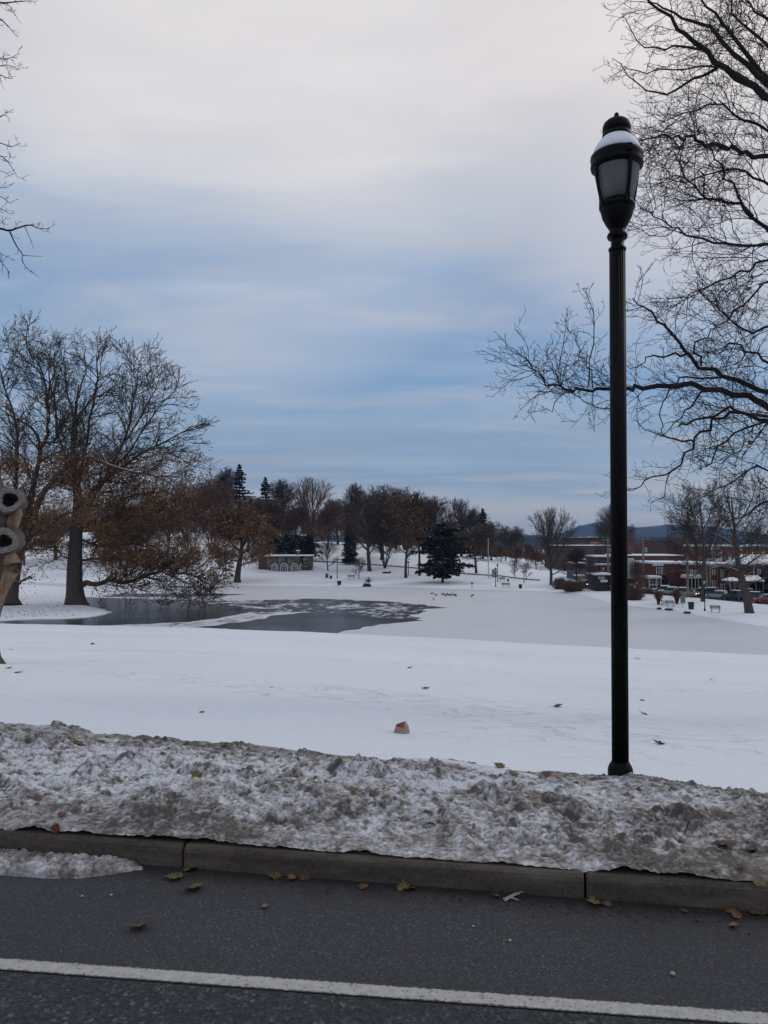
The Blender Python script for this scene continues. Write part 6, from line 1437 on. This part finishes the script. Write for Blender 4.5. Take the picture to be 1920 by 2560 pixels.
# ---- rocks at the shore
def rock(px, base, wpx, hpx, label, seed, m=None, snow=True):
    p = ground(px, base); w_ = wpx/F*p[1]/2; h = hpx/F*p[1]; rr = random.Random(seed); V = []; n, k = 14, 6
    for i in range(k):
        t = i/(k-1); 
        for j in range(n): a = 6.283*j/n; r = w_*math.cos(t*1.35)**.7*(1+.22*math.sin(a*3+seed)+rr.uniform(-.12, .12)); V.append((r*math.cos(a), r*.7*math.sin(a), h*math.sin(t*1.4)*(1+rr.uniform(-.08, .08))-.1))
    e_ = empty('rock', p, label, 'rock'); MB().add(V, [(i*n+j, i*n+(j+1) % n, (i+1)*n+(j+1) % n, (i+1)*n+j) for i in range(k-1) for j in range(n)]+[tuple((k-1)*n+j for j in range(n))]).build('stone', m or simple('rock', (.04, .036, .036), .9, .4, 2), e_)
    if snow: MB().lathe([(w_*.62, h*.78), (w_*.5, h*.95), (w_*.25, h*1.08), (.02, h*1.12)], (w_*.1, 0, 0), 12).build('snow_cover', SNOW, e_, True)
rock(917, 1466, 20, 9, 'low dark snow capped rocks at the far shore under the spiky shrub', 3); rock(965, 1433, 18, 5, 'flat dark rocks on the snowy lawn in the middle of the far bank', 5)
rock(975, 1433.5, 5, 7, 'small upright dark stone at the right end of the flat rocks', 6, snow=False)
# ---- boulders capping the right shore edge
for i, (px, base, wpx, lab) in enumerate([(1672, 1523, 18, 'longest flat dark stone on the right shoreline below the bench'), (1648, 1521, 10, 'short flat dark stone at the shoreline left of the longest stone'), (1718, 1531, 16, 'flat dark stone on the shoreline below the big bin')]):
    p = on(px, base, WZ+.16); w_ = wpx/F*p[1]; e2 = MB().box((0, 0, 0), (w_, .7, .22), R(-28), .05).build('shore_stone', simple('shore_stone', (.05, .045, .045), .9, .4, 3)); e2.location = p; tag(e2, lab, 'stone', 'flat stones along the right shoreline')
# ---- geese on the ice
GOOSE = simple('goose_brown', (.035, .030, .028), .8, .4, 3); GW = simple('goose_pale', (.30, .28, .26), .8, .2, 3)
def goose_mesh():
    m = MB(); prof_ = [(-.46, .02, .42), (-.38, .06, .40), (-.25, .12, .37), (-.05, .165, .34), (.15, .155, .35), (.28, .10, .40), (.33, .065, .48), (.34, .045, .60), (.35, .04, .70), (.38, .055, .76), (.45, .045, .76), (.50, .02, .745), (.56, .008, .735)]
    n = 10; V = []
    for i, (x, r, z) in enumerate(prof_):
        a = prof_[max(0, i-1)]; b = prof_[min(len(prof_)-1, i+1)]; tx, tz = b[0]-a[0], b[2]-a[2]; L = math.hypot(tx, tz); nx_, nz_ = -tz/L, tx/L
        for j in range(n): c_, s_ = math.cos(6.283*j/n), math.sin(6.283*j/n); V.append((x+nx_*r*s_, r*c_, z+nz_*r*s_))
    k = len(prof_); m.add(V, [(i*n+j, i*n+(j+1) % n, (i+1)*n+(j+1) % n, (i+1)*n+j) for i in range(k-1) for j in range(n)]+[tuple(range(n))[::-1], tuple((k-1)*n+j for j in range(n))])
    for y in (-.06, .06): m.tube([(0, y, .26), (-.02, y, .12), (.01, y, .012), (.09, y, .012)], [.03, .014, .014, .012], 5)
    return m
gp = None; GX_ = [(1079.5, 1487, 'goose standing leftmost on the ice'), (1090, 1490.5, 'goose just right of the leftmost goose'), (1083.5, 1501, 'goose nearest the viewer standing apart below the leftmost'), (1105.5, 1489, 'goose left of the resting row'), (1111.5, 1489, 'first goose of the upright pair in the row'), (1114, 1492.5, 'goose in front of the row leaning forward'), (1118, 1489, 'goose at the left end of the resting row'), (1121.5, 1490, 'second goose of the resting row'), (1125, 1490.5, 'third goose of the resting row'), (1128.5, 1491, 'goose right of centre in the resting row'), (1133.5, 1489.5, 'goose with raised head at the right of the row'), (1136, 1490.5, 'goose close behind the raised head one'), (1139.5, 1492, 'goose ending the row on its right'), (1178.5, 1493.5, 'larger looking goose of the far right pair'), (1182.5, 1491.5, 'goose of the far right pair standing behind')]
for i, (px, py, lab) in enumerate(GX_):
    p = on(px, py, WZ)
    if gp is None: gp = goose_mesh().build('goose', GOOSE, None, True); o = gp
    else: o = gp.copy(); sc.collection.objects.link(o)
    o.location = (p[0], p[1], WZ+.004); o.rotation_euler = (0, 0, (i*2.3) % 6.28); o.scale = (.68,)*3; tag(o, lab+', dark against pale ice', 'goose', 'geese standing on the ice')

# ================================================================== ON THE NEAR SNOW AND ROAD
def maple_leaf(seed, curl=.25):
    r = random.Random(seed); P = [(0, -.45), (.12, -.40), (.42, -.44), (.34, -.26), (.62, -.12), (.50, .0), (.58, .22), (.30, .16), (.34, .36), (.16, .34), (0, .62), (-.16, .34), (-.34, .36), (-.30, .16), (-.58, .22), (-.50, .0), (-.62, -.12), (-.34, -.26), (-.42, -.44), (-.12, -.40)]
    n = len(P); cz = lambda x, y: curl*(x*x*.9+y*y*.5)+.06*math.sin(5*x+seed)+r.uniform(-.03, .03)
    V = [(0, 0, 0)]+[(x*.5, y*.5, cz(x, y)*.5) for x, y in P]+[(x, y, cz(x, y)) for x, y in P]
    Fc = [(0, 1+i, 1+(i+1) % n) for i in range(n)]+[(1+i, 1+n+i, 1+n+(i+1) % n, 1+(i+1) % n) for i in range(n)]
    V2 = [(x, y, z+.015) for x, y, z in V]; m = MB().add(V, [f[::-1] for f in Fc]).add(V2, Fc)
    m.tube([(0, -.42, .01), (.03, -.75, .05+.1*curl), (.07, -1.0, .04)], [.018, .014, .012], 4); return m
def leafmat(nm, c, c2):
    return mat(nm, lambda g: pbsdf(g, g.mix(g.ramp(g.noise(g.n('ShaderNodeTexCoord').outputs['Object'], 3.5, 4), [(.4, 0.0), (.65, 1.0)]), c, c2), .6, g.noise(g.n('ShaderNodeTexCoord').outputs['Object'], 9, 3), .4, .05, .3))
LM = dict(olive=leafmat('olive_leaf', (.15, .13, .05), (.065, .06, .025)), yellow=leafmat('yellow_leaf', (.24, .17, .065), (.12, .085, .035)), orange=leafmat('orange_leaf', (.21, .105, .045), (.11, .055, .025)), brown=leafmat('brown_leaf', (.13, .085, .055), (.08, .05, .035)), rust=leafmat('rust_leaf', (.17, .055, .03), (.09, .03, .02)), dark=leafmat('dark_leaf', (.035, .025, .02), (.02, .016, .014)), tan=leafmat('tan_leaf', (.26, .19, .12), (.16, .11, .07)))
LP = [(477, 2176, 46, 'yellow', 'pale yellow leaf on the road against the kerb right of the joint'), (437, 2196, 60, 'olive', 'olive leaf at the end of the gutter slush'), (486, 2225, 62, 'olive', 'large green maple leaf lying alone off the kerb'), (104, 2186, 44, 'yellow', 'yellow leaf on the edge of the gutter slush'), (20, 2163, 34, 'orange', 'orange leaf on the gutter slush at the left edge'), (686, 2195, 44, 'olive', 'green leaf pressed against the kerb left in its group of three'), (730, 2199, 34, 'yellow', 'yellow green leaf in the middle of the kerb group'), (760, 2198, 40, 'brown', 'curled brown leaf right in the kerb group'), (908, 2222, 36, 'orange', 'ochre leaf on the road left of the big kerb leaf'), (663, 2270, 26, 'tan', 'small tan leaf out on the open asphalt'), (350, 2322, 60, 'brown', 'large brown leaf lying above the white line'), (1008, 2224, 44, 'yellow', 'ochre leaf standing against the kerb at its middle'), (1026, 2226, 36, 'brown', 'brown leaf touching the ochre kerb leaf'), (1241, 2243, 26, 'brown', 'small brown leaf left of the pale twigs'), (1484, 2262, 50, 'yellow', 'yellow green leaf below the second kerb joint'), (1518, 2265, 34, 'brown', 'brown leaf beside the yellow green leaf below the joint'), (1712, 2282, 24, 'brown', 'small brown leaf on the road near the right'), (1840, 2292, 40, 'orange', 'orange leaf left of the leaf heap at the right edge'), (1826, 2284, 30, 'orange', 'smaller orange leaf touching the orange one'), (1902, 2262, 52, 'olive', 'upper green brown leaf heaped at the kerb by the right edge'), (1912, 2285, 50, 'brown', 'lower brown leaf heaped at the kerb by the right edge'), (1885, 2288, 36, 'brown', 'dark brown leaf at the left of the heap'), (1835, 2320, 34, 'yellow', 'dull yellow leaf on the asphalt below the heap'),
      (139, 2076, 34, 'rust', 'rust red leaf stuck on the ridge foot at the far left'), (154, 2040, 30, 'rust', 'faded red leaf above the rust leaf on the ridge'), (194, 1864, 30, 'orange', 'orange leaf on top of the ridge at left'), (558, 1867, 34, 'olive', 'olive leaf on the dirty crest left of centre'), (492, 1943, 34, 'yellow', 'yellow leaf standing upright in the ridge'), (882, 1977, 36, 'yellow', 'ochre leaf lying among the lumps near the centre'), (845, 2128, 28, 'orange', 'orange leaf at the foot of the ridge above the kerb'), (760, 1884, 22, 'orange', 'small orange leaf near the crest'), (1816, 2116, 70, 'brown', 'largest curled brown leaf on the ridge at right'), (1880, 2128, 44, 'brown', 'crumpled brown leaf right of the largest one'), (1785, 2184, 30, 'rust', 'rust leaf low on the ridge at right'), (1852, 2172, 30, 'rust', 'reddish leaf between rust leaf and right edge'), (1284, 1937, 32, 'yellow', 'ochre leaf below the white drift streak'), (1232, 1944, 26, 'yellow', 'tan yellow leaf on the drift streak'), (1249, 1918, 40, 'olive', 'green brown leaf clump right of the drift streak'), (963, 2008, 32, 'yellow', 'dull yellow leaf left of the ridge centre'), (1365, 1940, 36, 'brown', 'flat brown leaf left of the lamp foot'),
      (1023, 1671, 22, 'dark', 'small dark leaf on the snow field above the red rock'), (1064, 1724, 28, 'dark', 'black curled leaf on the snow field right of centre'), (1396, 1768, 34, 'brown', 'grey brown leaf on the snow left of the lamp post'), (1595, 1648, 22, 'dark', 'dark leaf on the snow high right of the lamp post'), (1605, 1752, 16, 'dark', 'tiny dark leaf on the snow right of the lamp post'), (1610, 1786, 26, 'brown', 'brown leaf on the snow right of the lamp post below the tiny one'), (1648, 1861, 34, 'dark', 'dark curved leaf nearest the ridge right of the lamp post'), (1778, 1700, 14, 'brown', 'faint brown leaf on the snow far right'), (505, 1782, 18, 'brown', 'faint brown leaf on the snow left of the red rock'), (680, 1720, 12, 'dark', 'dark fleck of leaf on the open snow left of centre'), (231, 1612, 14, 'dark', 'dark leaf tip standing in the snow at left'), (46, 1682, 30, 'brown', 'brown leaf below the pruned trunk'), (22, 1672, 20, 'dark', 'dark leaf beside the root of the pruned trunk'), (28, 1625, 14, 'dark', 'small dark leaf on snow above the pruned trunk root'), (1552, 1702, 12, 'dark', 'dark speck of leaf just left of the lamp post')]
lproto = [maple_leaf(i, .15+.3*(i % 3)).build('fallen_leaf', LM['olive']) for i in range(4)]; used = set()
for i, (px, py, wpx, c, lab) in enumerate(LP):
    src = lproto[i % 4]
    if i % 4 not in used: o = src; used.add(i % 4)
    else: o = src.copy(); sc.collection.objects.link(o)
    x, y, z = surf(px, py); s_ = wpx/F*y/1.45; o.location = (x, y, z+.006+.02*s_); o.scale = (s_, s_, s_)
    o.rotation_euler = ((R(62) if 'standing' in lab or 'stuck' in lab else .12*((i*7) % 5-2))+(.0), .1*((i*3) % 5-2), (i*1.9) % 6.28 if 'standing' not in lab else .3)
    o.material_slots[0].link = 'OBJECT'; o.material_slots[0].material = LM[c]; tag(o, lab, 'leaf', 'fallen maple leaves')
# pale twigs in the gutter
for i, (A, B, lab) in enumerate([((1262, 2258), (1300, 2242), 'longer pale twig lying in the gutter'), ((1266, 2250), (1308, 2236), 'pale twig crossing above the longer one in the gutter'), ((1258, 2252), (1296, 2256), 'short pale twig lowest in the gutter trio'), ((1070, 2060), (1090, 2075), 'dark twig poking from the ridge right of centre'), ((1722, 2060), (1712, 2090), 'thin dark twig low on the ridge at right')]):
    a, b_ = surf(*A), surf(*B); mid = tuple((a[q]+b_[q])/2+(.012 if q == 2 else .006) for q in range(3)); m = MB().tube([(0, 0, .006), tuple(mid[q]-a[q] for q in range(3)), tuple(b_[q]-a[q]+(.01 if q == 2 else 0) for q in range(3))], [.004, .0035, .002], 6)
    o = m.build('twig', simple('pale_twig', (.36, .34, .31), .8) if i < 3 else TWIG_N); o.location = a; tag(o, lab, 'twig', 'loose twigs by the kerb')
# pebbles on the asphalt
for i, (px, py, s_, lab) in enumerate([(1682, 2437, .011, 'pale pebble on the asphalt at right above the white line'), (1275, 2353, .008, 'small pale pebble on the asphalt right of centre'), (205, 2242, .008, 'pale pebble on the asphalt at left'), (278, 2239, .008, 'second pale pebble right of the left one'), (1183, 2317, .007, 'tiny pale pebble near the road centre')]):
    p = on(px, py, .002); o = MB().lathe([(s_*.5, 0), (s_*.9, s_*.3), (s_*.7, s_*.8), (s_*.2, s_)], n=7).build('pebble', GREYP); o.location = p; tag(o, lab, 'pebble')
# red painted rock standing in the snow
x, y, z = ground(1002, 1833); Wk = 40/F*y; Hk = 36/F*y
rkm = MB(); fr = [(-.5, 0), (-.42, .42), (-.30, .82), (.18, 1.0), (.26, .55), (.22, 0)]; bk_ = [(-.34, 0), (-.30, .5), (-.18, .80), (.26, .96), (.46, .55), (.52, 0)]
V = [(a*Wk, -.22*Wk+.1*Wk*b, b*Hk-.03) for a, b in fr]+[(a*Wk+.06*Wk, .30*Wk, b*Hk-.03) for a, b in bk_]; n = 6
V[4] = (V[4][0], V[4][1]-.05*Wk, V[4][2])
rkm.add(V, [tuple(range(6))[::-1], tuple(range(6, 12))]+[(i, (i+1) % n, (i+1) % n+n, i+n) for i in range(n)])
def f_rock(g):
    c = g.n('ShaderNodeTexCoord').outputs['Object']; s = g.n('ShaderNodeSeparateXYZ', {0: c}); n = g.noise(c, 32, 5, .65); n2 = g.noise(c, 14, 3)
    col = g.ramp(n, [(.3, (.23, .18, .14)), (.7, (.42, .35, .29))])
    h = g.math('ADD', s.outputs[2], g.math('MULTIPLY', g.math('SUBTRACT', n2, .5), .05)); k = g.math('MULTIPLY', g.math('GREATER_THAN', h, .055), g.math('LESS_THAN', s.outputs[0], .035))
    red = g.ramp(g.noise(c, 60, 4, .7, .8), [(.36, (.10, .012, .018)), (.52, (.28, .06, .065)), (.66, (.46, .26, .25))])
    return pbsdf(g, g.mix(k, col, red), .75, n, .5, .008, .3)
o = rkm.build('painted_rock', mat('painted_rock', f_rock)); o.location = (x, y, z); tag(o, 'small tan rock with red paint on its face standing in the clean snow', 'rock')
bm2 = o.modifiers.new('bevel', 'BEVEL'); bm2.width = .006; bm2.segments = 2
# leaf litter on the oak point
rl = random.Random(12); pts = []
for _ in range(1500):
    px = rl.uniform(-60, 262); py = rl.uniform(1475, 1545)
    if rl.random() > .25+.75*math.exp(-((px-90)/110)**2): continue
    pts.append(on(px, py, WZ+.28)[:2])
LX = np.array(pts); LZ = hgt(LX[:, 0], LX[:, 1]); pts = [(a[0], a[1], z+.02) for a, z in zip(pts, LZ) if z > WZ+.12]
v, q = quads(pts, .085, rl, .25); tag(obj('leaf_litter', fastmesh('leaf_litter', v, q, smooth=False), LM['dark']), 'brown leaves scattered over the snowy point under the oaks', 'leaves', kind='stuff')

# ================================================================== AIR
hz = MB().box((0, 2150, 37), (11800, 4500, 100)).build('haze', None)
hm = bpy.data.materials.new('haze'); hm.use_nodes = True; hm.node_tree.nodes.clear(); g = NG(hm.node_tree)
pv_ = g.n('ShaderNodeVolumePrincipled', {'Color': (.36, .60, 1, 1), 'Density': .00013, 'Anisotropy': 0.0}); o_ = g.n('ShaderNodeOutputMaterial'); hm.node_tree.links.new(pv_.outputs[0], o_.inputs['Volume'])
hz.data.materials.clear(); hz.data.materials.append(hm); tag(hz, 'thin blue winter air over the whole park and hills', 'haze', kind='stuff')
